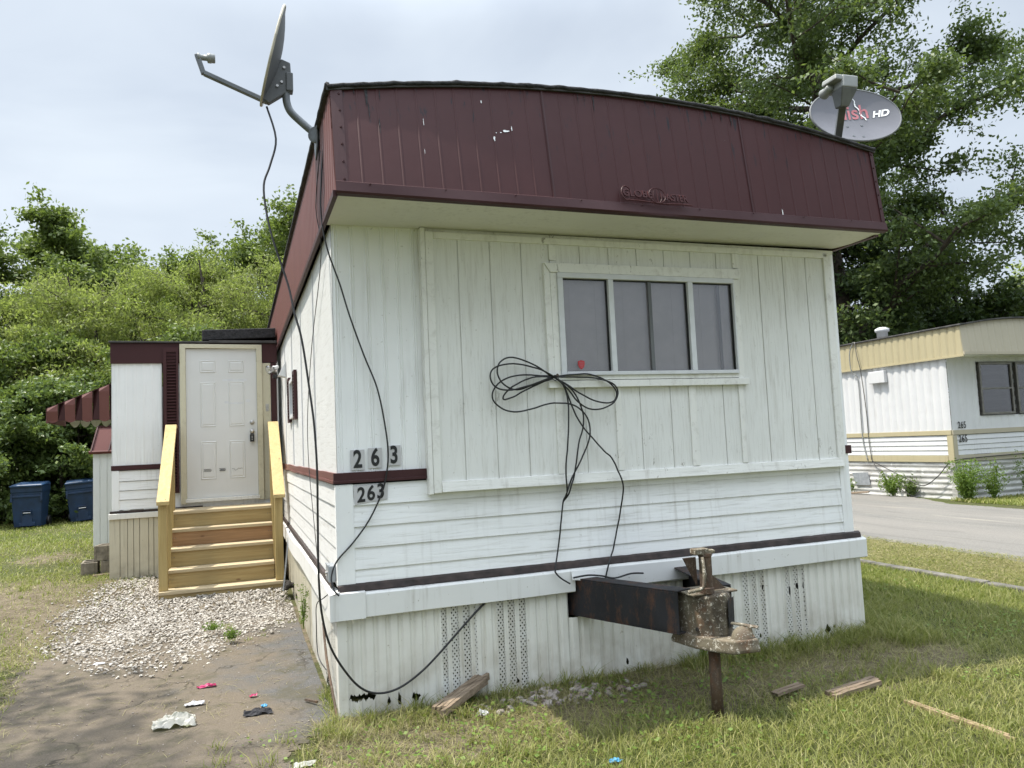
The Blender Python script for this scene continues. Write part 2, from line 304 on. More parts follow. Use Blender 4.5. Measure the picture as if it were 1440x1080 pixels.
# ------------------------------------------------------------ mesh helpers
LOC={}
def ground_h(x,y):
    s=min(1,max(0,(y-3)/3.0)); s=s*s*(3-2*s)
    w=min(1,max(0,(3.5-x)/2.5)); w=w*w*(3-2*w)
    r=min(1,max(0,(x-13.2)/1.)); 
    return .13*s*w-.06*r
def ghv(x,y):
    s=np.clip((y-3)/3.0,0,1); s=s*s*(3-2*s); w=np.clip((3.5-x)/2.5,0,1); w=w*w*(3-2*w)
    return .13*s*w-.06*np.clip((x-13.2),0,1)
SPLIT={'batten','bay_frame','corner_trim','trim_strip','seam','patch','bolt','bolt_hole','gusset','side_fascia','loop','feed_horn','rib','scuff_mark','paint_chip','tar_drip','edge_trim','sash_rail'}
class MB:
    def __init__(s): s.v=[]; s.f=[]
    def add(s,vs,fs):
        b=len(s.v); s.v+=[tuple(q) for q in vs]; s.f+=[tuple(i+b for i in f) for f in fs]; return s
    def hexa(s,p): # p: bottom 4 ccw, top 4
        return s.add(p,[(3,2,1,0),(4,5,6,7),(0,1,5,4),(1,2,6,5),(2,3,7,6),(3,0,4,7)])
    def box(s,x0,x1,y0,y1,z0,z1):
        return s.hexa([(x0,y0,z0),(x1,y0,z0),(x1,y1,z0),(x0,y1,z0),(x0,y0,z1),(x1,y0,z1),(x1,y1,z1),(x0,y1,z1)])
    def bar(s,a,b,w,h,up=(0,0,1)): # rectangular bar from a to b
        a=Vector(a);b=Vector(b);d=(b-a).normalized();u=Vector(up);r=d.cross(u).normalized();u=r.cross(d)
        P=[]
        for c in (a,b): P+= [c-r*w/2-u*h/2,c+r*w/2-u*h/2,c+r*w/2+u*h/2,c-r*w/2+u*h/2]
        return s.add(P,[(3,2,1,0),(4,5,6,7),(0,1,5,4),(1,2,6,5),(2,3,7,6),(3,0,4,7)])
    def tube(s,pts,r,n=8,caps=True):
        P=[Vector(p) for p in pts]; k=len(P); rr=r if hasattr(r,'__len__') else [r]*k
        t=(P[1]-P[0]).normalized(); u=t.orthogonal().normalized(); vs=[];fs=[]
        for i in range(k):
            tt=(P[min(i+1,k-1)]-P[max(i-1,0)])
            if tt.length<1e-9: tt=t
            tt.normalize(); u=(u-tt*u.dot(tt)); u=u.normalized() if u.length>1e-6 else tt.orthogonal().normalized(); w=tt.cross(u)
            for j in range(n):
                a=2*math.pi*j/n; vs.append(P[i]+(u*math.cos(a)+w*math.sin(a))*rr[i])
        for i in range(k-1):
            for j in range(n):
                a=i*n+j;b=i*n+(j+1)%n; fs.append((a,b,b+n,a+n))
        if caps: fs.append(tuple(range(n-1,-1,-1))); fs.append(tuple(range((k-1)*n,k*n)))
        return s.add(vs,fs)
    def sheet(s,S,V,fn,flip=False):
        vs=[fn(a,b) for a in S for b in V]; m=len(V); fs=[]
        for i in range(len(S)-1):
            for j in range(m-1):
                q=(i*m+j,(i+1)*m+j,(i+1)*m+j+1,i*m+j+1); fs.append(q[::-1] if flip else q)
        return s.add(vs,fs)
    def prism(s,pts,d): # polygon pts (3D) extruded by vector d
        n=len(pts); P=[Vector(p) for p in pts]; d=Vector(d)
        return s.add(P+[p+d for p in P],[tuple(range(n-1,-1,-1)),tuple(range(n,2*n))]+[(i,(i+1)%n,(i+1)%n+n,i+n) for i in range(n)])
    def lathe(s,prof,c=(0,0,0),ax=(0,0,1),n=20):
        ax=Vector(ax).normalized(); u=ax.orthogonal().normalized(); w=ax.cross(u); c=Vector(c); vs=[]; fs=[]
        for r,z in prof:
            for j in range(n):
                a=2*math.pi*j/n; vs.append(c+ax*z+(u*math.cos(a)+w*math.sin(a))*r)
        for i in range(len(prof)-1):
            for j in range(n):
                a=i*n+j;b=i*n+(j+1)%n; fs.append((a,b,b+n,a+n))
        fs.append(tuple(range(n-1,-1,-1))); fs.append(tuple(range((len(prof)-1)*n,len(prof)*n)))
        return s.add(vs,fs)
    def islands(s):
        p=list(range(len(s.v)))
        def fd(a):
            while p[a]!=a: p[a]=p[p[a]]; a=p[a]
            return a
        for f in s.f:
            for q in f[1:]: p[fd(q)]=fd(f[0])
        g={}
        for f in s.f: g.setdefault(fd(f[0]),[]).append(f)
        B=[]
        for fs in g.values():
            ids=sorted({i for f in fs for i in f}); bb=[[fn(s.v[i][k] for i in ids) for k in range(3)] for fn in (min,max)]; B.append([ids,fs,bb])
        ch=True
        while ch:   # boxes that touch are one piece
            ch=False
            for i in range(len(B)):
                for j in range(i+1,len(B)):
                    a,b=B[i][2],B[j][2]
                    if all(a[0][k]<=b[1][k]+.001 and b[0][k]<=a[1][k]+.001 for k in range(3)):
                        B[i]=[B[i][0]+B[j][0],B[i][1]+B[j][1],[[min(x,y) for x,y in zip(a[0],b[0])],[max(x,y) for x,y in zip(a[1],b[1])]]]; del B[j]; ch=True; break
                if ch: break
        out=[]
        for ids,fs,_ in B:
            mp={q:n for n,q in enumerate(ids)}; m=MB(); m.v=[s.v[i] for i in ids]; m.f=[tuple(mp[i] for i in f) for f in fs]; out.append(m)
        return out
    def build(s,name,mat,parent=None,**k):
        if name in SPLIT and parent is not None:
            r=[m.build1(name,mat,parent,**k) for m in s.islands()]; return r[0]
        return s.build1(name,mat,parent,**k)
    def build1(s,name,mat,parent=None,bevel=0,smooth=False,local=False,kind=None,solid=0,label=None,norm=True):
        me=bpy.data.meshes.new(name)
        o=(0,0,0) if (parent is None or local) else LOC.get(parent,(0,0,0))
        me.from_pydata([(a-o[0],b-o[1],c-o[2]) for a,b,c in s.v],[],s.f)
        me.validate(); 
        if norm:
            bm=bmesh.new(); bm.from_mesh(me); bmesh.ops.recalc_face_normals(bm,faces=bm.faces); bm.to_mesh(me); bm.free()
        me.materials.append(M[mat] if isinstance(mat,str) else mat)
        ob=bpy.data.objects.new(name,me); COL.objects.link(ob)
        if parent: ob.parent=parent; LOC[ob]=o
        if smooth:
            for p in me.polygons: p.use_smooth=True
        if solid:
            md=ob.modifiers.new('Solidify','SOLIDIFY'); md.thickness=solid; md.offset=0
        if bevel:
            md=ob.modifiers.new('Bevel','BEVEL'); md.width=bevel; md.segments=2; md.limit_method='ANGLE'; md.angle_limit=R(35)
        if kind: ob['kind']=kind
        if label: ob['label']=label
        return ob
def empty(name,label,cat,loc,rot=(0,0,0),group=None):
    o=bpy.data.objects.new(name,None); COL.objects.link(o); o.location=loc; o.rotation_euler=rot; o.empty_display_size=.2
    o['label']=label; o['category']=cat; LOC[o]=tuple(loc)
    if group: o['group']=group
    return o
def tag(o,label,cat,group=None):
    o['label']=label; o['category']=cat
    if group: o['group']=group
    return o
def copy_tree(o,parent=None):
    c=o.copy(); COL.objects.link(c); c.parent=parent
    for ch in list(o.children): copy_tree(ch,c)
    return c
def smoothpath(pts,n=6):
    P=[Vector(p) for p in pts]; out=[]
    for i in range(len(P)-1):
        p0=P[max(i-1,0)];p1=P[i];p2=P[i+1];p3=P[min(i+2,len(P)-1)]
        for k in range(n):
            t=k/n; out.append(.5*((2*p1)+(p2-p0)*t+(2*p0-5*p1+4*p2-p3)*t*t+(3*p1-p0-3*p2+p3)*t**3))
    out.append(P[-1]); return out
def text_part(name,s,size,mat,parent,mtx,offset=0,extrude=.001,xs=1,shear=0,space=1,local=True):
    cu=bpy.data.curves.new(name,'FONT'); cu.body=s; cu.size=size; cu.extrude=extrude; cu.offset=offset; cu.align_x='CENTER'; cu.align_y='CENTER'; cu.shear=shear; cu.space_character=space
    tmp=bpy.data.objects.new('tmp',cu); COL.objects.link(tmp)
    dg=bpy.context.evaluated_depsgraph_get(); me=bpy.data.meshes.new_from_object(tmp.evaluated_get(dg))
    bpy.data.objects.remove(tmp)
    o=LOC.get(parent,(0,0,0)) if not local else (0,0,0)
    m=mtx@Matrix.Diagonal((xs,1,1,1)); me.transform(m); me.transform(Matrix.Translation(Vector((-o[0],-o[1],-o[2]))))
    me.materials.clear(); me.materials.append(M[mat])
    ob=bpy.data.objects.new(name,me); COL.objects.link(ob); ob.parent=parent
    if parent in LOC: LOC[ob]=LOC[parent]
    return ob
def face_y(x,y,z,rot=0): # text lying in plane facing -y
    return Matrix.Translation((x,y,z))@Matrix.Rotation(R(90),4,'X')@Matrix.Rotation(rot,4,'Z')
def frange(a,b,st):
    out=[];x=a
    while x<b-1e-6: out.append(x); x+=st
    out.append(b); return out
def ribS(a,b,p,w=.012):
    out=[a]; x=math.ceil(a/p)*p
    while x<b-w:
        for d in (0,w*.3,w*.7,w):
            if x+d>a+1e-4: out.append(x+d)
        x+=p
    out.append(b); return sorted(set(out))
def groove(x,p,w,d): # V groove depth d
    t=(x/p-math.floor(x/p+1e-7))*p
    if t>w+1e-6 or t<1e-6 and False: return 0
    return d if w*.25<=t<=w*.75 else 0

# ------------------------------------------------------------ MOBILE HOME (main)
W=3.98; L=16.0
def ztop(x): return 3.70+.185*(1-((x-1.99)/2.03)**2)
home=empty('mobile_home','white single wide mobile home with a burgundy arched fascia and the number 263','mobile home',(2,6,0))
def ribd(x,p=.098):   # soft ribs of the upper aluminium
    t=(x/p)%1
    return -.006 if .12<t<.24 else (-.004 if .30<t<.36 else 0)
# front: upper ribbed sheet, left of bay
S=[.0+i*.0049 for i in range(0,118)]
m=MB(); m.sheet(S,[1.46,2.2,3.02],lambda x,z:(x,ribd(x),z)); m.build('wall',"wall_white",home)
# body walls: right, back, right front sliver
m=MB(); m.box(3.86,3.975,.0,.1,.75,3.02); m.build('wall','wall_white',home,bevel=.003)
m=MB(); m.box(3.90,3.98,.11,L,.75,3.02); m.box(.02,3.89,L-.08,L,.75,3.02); m.build('wall','wall_white',home)
m=MB(); m.box(.03,3.88,.10,.12,.75,3.02); wb=m
# (inner sheathing with the window hole left open)
m=MB(); 
m.box(.03,1.50,.06,.09,.75,3.0); m.box(2.99,3.85,.06,.09,.75,3.0); m.box(1.50,2.99,.06,.09,.75,2.03); m.box(1.50,2.99,.06,.09,2.74,3.0)
m.build('sheathing','void',home)
# lap siding front, z .77-1.38 : four boards with grooves
m=MB()
gz=[.775,.868,.999,1.126,1.256,1.385]
for i in range(len(gz)-1):
    z0,z1=gz[i],gz[i+1]
    xs=frange(.09,3.86,.09)
    m.sheet(xs,[0,.25,.5,.75,1],lambda x,v:(x,-.010-.010*(1-v)+.0022*mn.noise((x*1.4,v*2,z0*9)),z0+.0015+(z1-z0-.0015)*v))
    m.sheet(xs,[0,1],lambda x,v:(x,-.020+.012*v,z0+.0015))
m.build('siding','lap_white',home)
m=MB(); m.box(-.018,.09,-.023,.03,.775,1.388); m.box(3.86,3.955,-.022,-.0005,.775,3.0); m.build('corner_trim','wall_white',home,bevel=.003)
# burgundy belt strip, front and left side
m=MB(); m.box(-.026,.563,-.026,0,1.395,1.46); m.box(-.026,.563,-.033,-.026,1.395,1.413)
m.box(3.905,3.985,-.03,-.001,1.395,1.46); m.build('trim_strip','burg_trim',home,bevel=.002)
m=MB()
ys=frange(.0,5.85,.12)
def wob(y): return .012*mn.noise((y*1.3,3,1))
for z0,z1,xo in ((1.395,1.46,-.020),(1.395,1.413,-.028)):
    m.sheet(ys,[0,1],lambda y,v:(xo,y,z0+(z1-z0)*v+wob(y)))
    m.sheet(ys,[0,1],lambda y,v:(xo*v,y,z0+wob(y))); m.sheet(ys,[0,1],lambda y,v:(xo*v,y,z1+wob(y)))
m.build('trim_strip','burg_side',home)
# left side: upper embossed ribbed sheet with window opening y 3.15-3.8
m=MB()
def ribside(y):
    t=(y/.1016)%1
    g=-.004 if .1<t<.2 else 0
    return -g-.0+ (.006*mn.noise((y*.8,1,2)))
S=[i*.0204 for i in range(0,int(L/.0204))]
def side(y0,y1,z0,z1): 
    ss=[y for y in S if y0-.001<=y<=y1+.001]; 
    m.sheet(ss,[z0,z1],lambda y,z:(ribside(y)-.002,y,z))
WY0,WY1,WZ0,WZ1=3.30,3.84,1.98,2.36
side(0,WY0,1.45,3.02); side(WY1,L,1.45,3.02); side(WY0-.03,WY1+.03,1.45,WZ0); side(WY0-.03,WY1+.03,WZ1,3.02)
m.build('side_wall','side_white',home)
m=MB()
for yy in (1.2,2.42,3.64,4.86): m.box(-.012,0,yy,yy+.012,1.47,3.0)
m.build('seam','alum',home)
m=MB()
gs=[.775,.868,.999,1.126,1.256,1.385]
for i in range(5):
    z0,z1=gs[i],gs[i+1]; ys=frange(.0,6.2,.2)
    m.sheet(ys,[0,1],lambda y,v:(-.016+.008*v+.003*mn.noise((y,z0*7,0)),y,z0+.004+(z1-z0-.005)*v))
    m.sheet(ys,[0,1],lambda y,v:(-.016+.018*v,y,z0+.004))
m.sheet([6.2,L],[.775,1.385],lambda y,z:(-.01,y,z))
m.build('side_siding','side_white',home)
# side window with shutters
w=MB(); 
for a in ((WY0-.02,WY0+.03,WZ0-.02,WZ1+.02),(WY1-.03,WY1+.02,WZ0-.02,WZ1+.02)): w.box(-.03,.01,a[0],a[1],a[2],a[3])
w.box(-.03,.01,WY0+.03,WY1-.03,WZ0-.02,WZ0+.02); w.box(-.03,.01,WY0+.03,WY1-.03,WZ1-.02,WZ1+.02)
sw=w.build('side_window','alum',home,bevel=.002)
MB().box(.0,.005,WY0+.03,WY1-.03,WZ0+.02,WZ1-.02).build('pane','pane',sw)
MB().box(.03,.035,WY0+.0,WY1,WZ0,WZ1).build('blind','blind',sw)
for y0,y1 in ((3.02,3.27),(3.87,4.12)):
    m=MB(); m.box(-.035,-.005,y0,y0+.035,1.93,2.42); m.box(-.035,-.005,y1-.035,y1,1.93,2.42); m.box(-.035,-.005,y0+.035,y1-.035,2.385,2.42); m.box(-.035,-.005,y0+.035,y1-.035,1.93,1.965)
    for k in range(13):
        z=1.975+k*.031; m.hexa([(-.034,y0+.035,z),(-.010,y0+.035,z+.018),(-.010,y1-.035,z+.018),(-.034,y1-.035,z),(-.034,y0+.035,z+.006),(-.010,y0+.035,z+.024),(-.010,y1-.035,z+.024),(-.034,y1-.035,z+.006)])
    m.build('shutter','burg_trim',home)
# wall exhaust hood (small)
m=MB(); m.prism([(-.01,4.62,2.70),(-.01,4.62,2.50),(-.10,4.62,2.52)],(0,.16,0)); m.build('vent_hood','alum',home,bevel=.002)
# ---- bay panel (plywood siding planks with grooves)
def planks(m,xs,z0,z1):
    for a,b in zip(xs[:-1],xs[1:]): m.box(a+.004,b-.004,-.050,0,z0,z1)
m=MB()
planks(m,[.634,.807,1.029,1.252,1.46],1.365,2.955); planks(m,[2.975,3.197,3.426,3.645,3.82],1.365,2.955)
planks(m,[1.46,1.69,1.914,2.14,2.365,2.589,2.815,2.975],2.74,2.955); planks(m,[1.46,1.676,1.93,2.106,2.354,2.547,2.803,2.975],1.365,2.03)
m.box(.63,1.45,-.042,-.002,1.36,2.96); m.box(2.985,3.82,-.042,-.002,1.36,2.96); m.box(1.455,2.98,-.042,-.002,2.745,2.96);m.box(1.455,2.98,-.042,-.002,1.36,2.025)
m.build('bay_panel','board',home)
m=MB(); m.box(.555,.585,-.075,0,1.295,3.01); m.box(.588,.642,-.066,-.0,1.30,2.99); m.box(3.818,3.866,-.066,0,1.31,2.96); m.box(3.866,3.905,-.05,0,1.30,2.985)
m.build('bay_frame','trim_board',home,bevel=.004)
m=MB(); m.box(.642,3.818,-.066,0,2.945,2.99); m.build('bay_frame','trim_board',home,bevel=.004)
m=MB(); m.hexa([(.642,-.082,1.305),(3.86,-.082,1.30),(3.86,0,1.30),(.642,0,1.305),(.642,-.066,1.372),(3.86,-.066,1.366),(3.86,0,1.366),(.642,0,1.372)])
m.build('bay_sill','trim_h',home,bevel=.003)
m=MB()
for a,b in ((1.456,1.505),(2.956,3.005)): m.box(a,b,-.064,-.05,2.835,2.944)
for a,b in ((1.452,1.508),(1.905,1.953),(2.505,2.565),(2.936,2.976)): m.box(a,b,-.062,-.05,1.374,1.952)
m.build('batten','trim_board',home,bevel=.002)
# window trim boards
m=MB()
m.hexa([(1.45,-.092,2.745),(2.985,-.092,2.745),(2.985,-.05,2.745),(1.45,-.05,2.745),(1.405,-.086,2.81),(3.035,-.086,2.82),(3.035,-.05,2.82),(1.405,-.05,2.81)])
m.hexa([(1.405,-.080,1.955),(1.450,-.080,1.99),(1.450,-.05,1.99),(1.405,-.05,1.955),(1.405,-.080,2.808),(1.448,-.080,2.744),(1.448,-.05,2.744),(1.405,-.05,2.808)])
m.box(1.4501,1.497,-.079,-.05,2.0,2.744)
m.box(2.932,2.985,-.079,-.05,2.0,2.744)
m.box(1.497,2.932,-.080,-.05,2.005,2.035)
m.box(1.40,3.015,-.090,-.05,1.952,2.000)
m.build('window_trim','trim_board',home,bevel=.003)
win=MB(); 
win.box(1.497,2.932,-.095,-.05,2.708,2.744); win.box(1.497,1.537,-.094,-.05,2.035,2.708); win.box(2.922,2.932,-.094,-.05,2.035,2.708); win.box(1.537,2.922,-.096,-.05,2.035,2.062)
win.box(1.882,1.922,-.094,-.05,2.062,2.708); win.box(2.530,2.572,-.094,-.05,2.062,2.708)
win=win.build('window','alum',home,bevel=.003)
for a,b in ((1.537,1.882),(1.922,2.530),(2.572,2.922)):
    MB().box(a+.002,b-.002,-.062,-.058,2.064,2.706).build('pane','pane',win)
g=MB()
for a,b in ((1.537,1.882),(1.922,2.530),(2.572,2.922)):
    g.box(a,b,-.069,-.050,2.701,2.708); g.box(a,a+.006,-.069,-.05,2.062,2.701); g.box(b-.006,b,-.069,-.05,2.062,2.701); g.box(a+.006,b-.006,-.069,-.05,2.062,2.066)
g.build('gasket','gasket',win)
g=MB(); g.box(2.207,2.233,-.075,-.063,2.066,2.70); g.box(2.80,2.825,-.056,-.05,2.066,2.70); g.build('sash_rail','dish_back',win)
b=MB()
for k in range(30):
    z=2.05+k*.0225
    w_=.002*mn.noise((k*.9,1,1)); b.hexa([(1.52,-.030+w_,z),(2.95,-.030-w_,z),(2.95,-.024-w_,z+.0245),(1.52,-.024+w_,z+.0245),(1.52,-.029+w_,z+.001),(2.95,-.029-w_,z+.001),(2.95,-.023-w_,z+.0255),(1.52,-.023+w_,z+.0255)])
for x in (1.60,1.80,2.02,2.42,2.66,2.87): b.box(x,x+.002,-.034,-.033,2.05,2.72)
b.build('blind','blind',win)
st=MB(); st.prism([(1.632,-.064,2.135),(1.632,-.064,2.110),(1.640,-.064,2.092),(1.657,-.064,2.078),(1.674,-.064,2.092),(1.682,-.064,2.110),(1.682,-.064,2.135),(1.657,-.064,2.142)],(0,.001,0)); st=st.build('security_sticker','red',win)
b=MB()
for z,wd in ((2.127,.017),(2.115,.017),(2.103,.014),(2.093,.008)): b.box(1.657-wd,1.657+wd,-.0655,-.0645,z-.002,z+.002)
b.build('sticker_print','logo_red',st)
# ---- house numbers
for k,(x,z,d) in enumerate(((.125,1.535,'2'),(.233,1.542,'6'),(.352,1.552,'3'))):
    pl=MB().box(x-.043,x+.043,-.011,-.007,z-.062,z+.062).build('house_number','plate',home)
    text_part('digit',d,.150,'stickblk',pl,face_y(x,-.0125,z),offset=.004,xs=.72,local=False)
pl=MB(); pl.hexa([(.098,-.024,1.262),(.300,-.024,1.284),(.300,-.021,1.284),(.098,-.021,1.262),(.090,-.024,1.372),(.306,-.024,1.384),(.306,-.021,1.384),(.090,-.021,1.372)])
pl=pl.build('house_number','plate',home)
for x,z,d in ((.135,1.316,'2'),(.195,1.324,'6'),(.255,1.332,'3')):
    text_part('digit',d,.125,'stickblk',pl,face_y(x,-.0255,z,R(4)),offset=.003,xs=.82,shear=.12,local=False)
# ---- fascia (front, slanted, ribbed, arched top)
def yb(x): return -.60+.10*(x/4)
def zb(x): return 3.03+.03*(x/4)
def ff(x,v,off=0):
    z0=zb(x)+.05; z1=ztop(x); y0=yb(x); y1=-.43
    t=((x+.02)%.118)/.118
    g=.001 if .05<t<.10 else (-.0022 if .10<=t<.18 else 0)
    return (x,y0+(y1-y0)*v+g-off,z0+(z1-z0)*v)
m=MB(); S=[-.035+i*.0059 for i in range(0,int(4.05/.0059)+1)]
m.sheet(S,[0,.25,.5,.75,1],ff); fas=m.build('fascia','burg',home)
m=MB()
xs=frange(-.04,4.02,.05)
def lipf(x,k):
    n=.006*mn.noise((x*2.2,4,k)); P=[(.004,.062),(-.012,.054),(-.024,-.004),(-.018,-.016),(.02,-.02)]
    return (x,yb(x)+P[k][0]+n,zb(x)+P[k][1]+n*.5)
m.sheet(xs,[0,1,2,3,4],lipf)
m.build('fascia_lip','burg_trim',home)
m=MB()
for x0 in (1.29,2.80): m.sheet([x0,x0+.012],[0,1],lambda x,v:ff(x,v,.006))
m.build('seam','burg_trim',fas)
m=MB() # corner edge trims with screws
m.sheet([-.037,.0,.030],[0,.5,1],lambda x,v:(x,yb(x)+(-.43-yb(x))*v-.010,3.05+(ztop(x)-3.05)*v)); m.sheet([3.985,4.0,4.018],[0,.5,1],lambda x,v:(x,yb(x)+(-.43-yb(x))*v-.010,3.07+(ztop(x)-3.07)*v))
for k in range(6):
    v=.08+k*.17; m.lathe([(.008,0),(.006,.005)],(.012,yb(0)+(-.43-yb(0))*v-.010,3.05+(ztop(0)-3.05)*v),(0,-1,0),8)
    m.lathe([(.008,0),(.006,.005)],(4.0,yb(4)+(-.43-yb(4))*v-.010,3.07+(ztop(4)-3.07)*v),(0,-1,0),8)
for k in range(9):
    x=.15+k*.44; m.lathe([(.006,0),(.004,.004)],(x,yb(x)-.022,zb(x)+.046),(0,-1,0),8)
m.build('edge_trim','burg_trim',fas)
# embossed emblem: blotchy raised lettering round a globe
em=MB()
sl=math.atan2(.17,.75)
EM=Matrix.Translation((2.02,-.565,3.155))@Matrix.Rotation(R(90)-0.22,4,'X')@Matrix.Rotation(R(-1),4,'Z')
def epts(f,n,r,depth):
    vs=[EM@Vector((*f(2*math.pi*i/n),depth)) for i in range(n)]; return vs
em.tube(epts(lambda a:(.055*math.cos(a)*1.1,.055*math.sin(a)),24,.003,.012)+[EM@Vector((.0605,0,.012))],.0035,6)
for q in (-.5,.0,.5): em.tube([EM@Vector((.06*math.sin(a)*q,.055*math.cos(a),.012)) for a in np.linspace(0,math.pi,9)],.0025,5)
em.tube([EM@Vector((-.24+.5*t,-.052+.004*math.sin(t*9),.010)) for t in np.linspace(0,1,12)],.004,6)
em.tube([EM@Vector((-.225+.035*math.cos(a),.035*1.4*math.sin(a)-.0,.010)) for a in np.linspace(.6,5.2,14)],.004,6)
em=em.build('emblem','burg',fas)
text_part('lettering','GLOBE',.072,'burg',em,EM@Matrix.Translation((-.145,0,.009)),offset=.001,extrude=.004,xs=.95,local=False)
text_part('lettering','MASTER',.072,'burg',em,EM@Matrix.Translation((.125,-.006,.009)),offset=.001,extrude=.004,xs=.8,local=False)
# paint chips and tar drips on fascia (real wear marks)
def flat_mark(name,mat,pts,parent,fn):
    mm=MB(); n=len(pts)
    mm.add([fn(a,b) for a,b in pts],[tuple(range(n))]); return mm.build(name,mat,parent,norm=False)
mk=MB()
def chip(cx,cv,sx,sv,seed):
    r=random.Random(seed); n=14
    pts=[]
    for i in range(n):
        a=2*math.pi*i/n; k=.55+.6*r.random(); pts.append(ff(cx+sx*k*math.cos(a),cv+sv*k*math.sin(a),.0045))
    mk.add(pts,[tuple(range(n))])
chip(.938,.50,.006,.026,1); chip(1.02,.575,.022,.012,2); chip(1.06,.60,.005,.022,3); chip(.88,.84,.004,.02,4); chip(.955,.555,.004,.004,5); chip(.985,.56,.006,.005,6); chip(.50,.63,.0018,.05,7); chip(.49,.35,.0012,.03,8); chip(3.06,.02,.003,.05,10)
mk.build('paint_chip','logo_white',fas,norm=False)
mk=MB()
for cx,cv,sx,sv in ((.17,.90,.010,.13),(.18,.75,.004,.1),(.235,.58,.004,.10),(.25,.9,.003,.07),(.10,.96,.004,.05),(1.55,.93,.003,.06),(1.60,.94,.003,.05),(1.66,.90,.004,.09),(2.58,.95,.005,.05),(2.66,.93,.004,.06),(2.74,.92,.006,.08),(3.35,.93,.004,.07),(3.45,.95,.004,.05),(3.78,.93,.004,.06),(2.2,.96,.004,.04)):
    chip(cx,cv,sx,sv,int(cx*100))
mk.build('tar_drip','tar',fas,norm=False)
# left side fascia, ribs
m=MB()
ys=[-.6+i*.0127*2 for i in range(0,int((L+.6)/.0254))]
def sf(y,v):
    yy=y
    if y<-.6+.0255*8: # slanted leading edge
        lead=-.6+.17*v; yy=max(y,lead)
    t=(y/.1016)%1; g=.008 if t<.22 else 0
    return (-.042+g,yy,3.02+.68*v)
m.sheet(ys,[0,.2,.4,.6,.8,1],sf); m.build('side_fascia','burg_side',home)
m=MB(); m.box(-.055,-.03,-.6,L,3.0,3.035); m.build('fascia_lip','burg_trim',home)
m=MB(); m.box(3.98,4.02,-.43,L,3.03,3.69); m.prism([(3.985,-.50,3.06),(3.985,-.43,3.06),(3.985,-.43,3.69)],(.03,0,0)); m.build('side_fascia','burg',home)
# soffit
m=MB(); ys4=[0,.3,.6,.85,1]
m.sheet(frange(-.03,4.0,.1),ys4,lambda x,v:(x,yb(x)+.005+(-.0-yb(x))*v,zb(x)-.012-.012*math.sin(v*math.pi)*(1+.6*mn.noise((x*1.2,v,3)))+(.0)*v)); m.build('soffit','soffit',home,solid=.006)
m=MB(); m.box(.58,3.95,-.03,0,2.992,3.02); m.build('soffit_mold','trim_board',home,bevel=.004)
# roof
m=MB(); xs=frange(-.06,4.035,.2)
m.sheet(xs,[-.45,L],lambda x,y:(x,y,ztop(x)+.012)); m.sheet(xs,[-.45,L],lambda x,y:(x,y,ztop(x)-.02)); m.sheet(xs,[0,1],lambda x,v:(x,-.45,ztop(x)-.02+.032*v))
m.build('roof','roofcoat',home)
m=MB(); P=[(x,-.447+.006*mn.noise((x*9,0,0)),ztop(x)+.002+.007*mn.noise((x*13,5,0))) for x in frange(-.05,4.03,.03)]
m.tube(P,[.014+.006*abs(mn.noise((p[0]*17,2,0))) for p in P],7); 
P=[(-.052+.004*mn.noise((y*9,0,0)),y,3.712+.006*mn.noise((y*7,5,0))) for y in frange(-.45,L,.08)]; m.tube(P,.016,6)
m.build('roof_edge','tar',home,smooth=True)
# ---- skirting front: ribs + perforated bands
# openings for tongue beams: left x 1.50-1.66 z .40-.70 ; right 2.40-2.62
PERF=[(.621,.840),(.980,1.205),(2.857,3.074),(3.237,3.450)]
HOLE=[(1.49,1.60,.415,.62),(2.38,2.50,.40,.62)]
def inr(x,L_): return any(a<=x<=b for a,b in L_)
def skirt_sheet(fn,x0,x1,zt,zbf,perf,jag=()):
    solid=MB(); pf=MB(); step=.0127; n=int(round((x1-x0)/step))
    for i in range(n):
        a=x0+i*step; b=a+step; mid=(a+b)/2
        ph=((mid-x0)/.0762)%1; 
        def d(x):
            t=(round((x-x0)/step))%6
            return {0:.0,1:.012,2:.012,3:.012,4:.012,5:.0}[t]*-1
        tgt=solid
        if inr(mid,perf) and round((a-x0)/step)%6 in (1,2,3,4): tgt=pf
        zsegs=[(zbf(mid),zt)]
        for h in HOLE:
            if h[0]<mid<h[1] and fn==front_sk: zsegs=[(zbf(mid),h[2])]
        hit=[j for j in jag if j[0]<mid<j[1]]
        if hit:
            j=hit[0]; K=4; z0,z1=zsegs[0]
            def cut(x):
                e=min(1,(x-j[0])/.006,(j[1]-x)/.006) if j[1]-j[0]<.05 else min(1,(x-j[0])/.02,(j[1]-x)/.02)
                e=max(0,e); c=j[2]+.014*mn.noise((x*70,j[2]*40,1)); h1=j[3]*e*(.45+1.3*abs(mn.noise((x*110,9,j[2]*10)))); h2=j[3]*e*(.45+1.3*abs(mn.noise((x*130,4,j[2]*10))))
                return max(z0+.002,c-h1),min(z1,c+h2)
            for q in range(K):
                p=a+(b-a)*q/K; r2=a+(b-a)*(q+1)/K; l0,u0=cut(p); l1,u1=cut(r2); dp=d(a)+(d(b)-d(a))*q/K; dq=d(a)+(d(b)-d(a))*(q+1)/K
                tgt.add([fn(p,dp,z0),fn(r2,dq,z0),fn(r2,dq,l1),fn(p,dp,l0)],[(0,1,2,3)]); tgt.add([fn(p,dp,u0),fn(r2,dq,u1),fn(r2,dq,z1),fn(p,dp,z1)],[(0,1,2,3)])
            continue
        for z0,z1 in zsegs:
            tgt.add([fn(a,d(a),z0),fn(b,d(b),z0),fn(b,d(b),z1),fn(a,d(a),z1)],[(0,1,2,3)])
    return solid,pf
def front_sk(x,d,z): return (x,d-.008+.010*mn.noise((x*.9,z*1.2,5)),z)
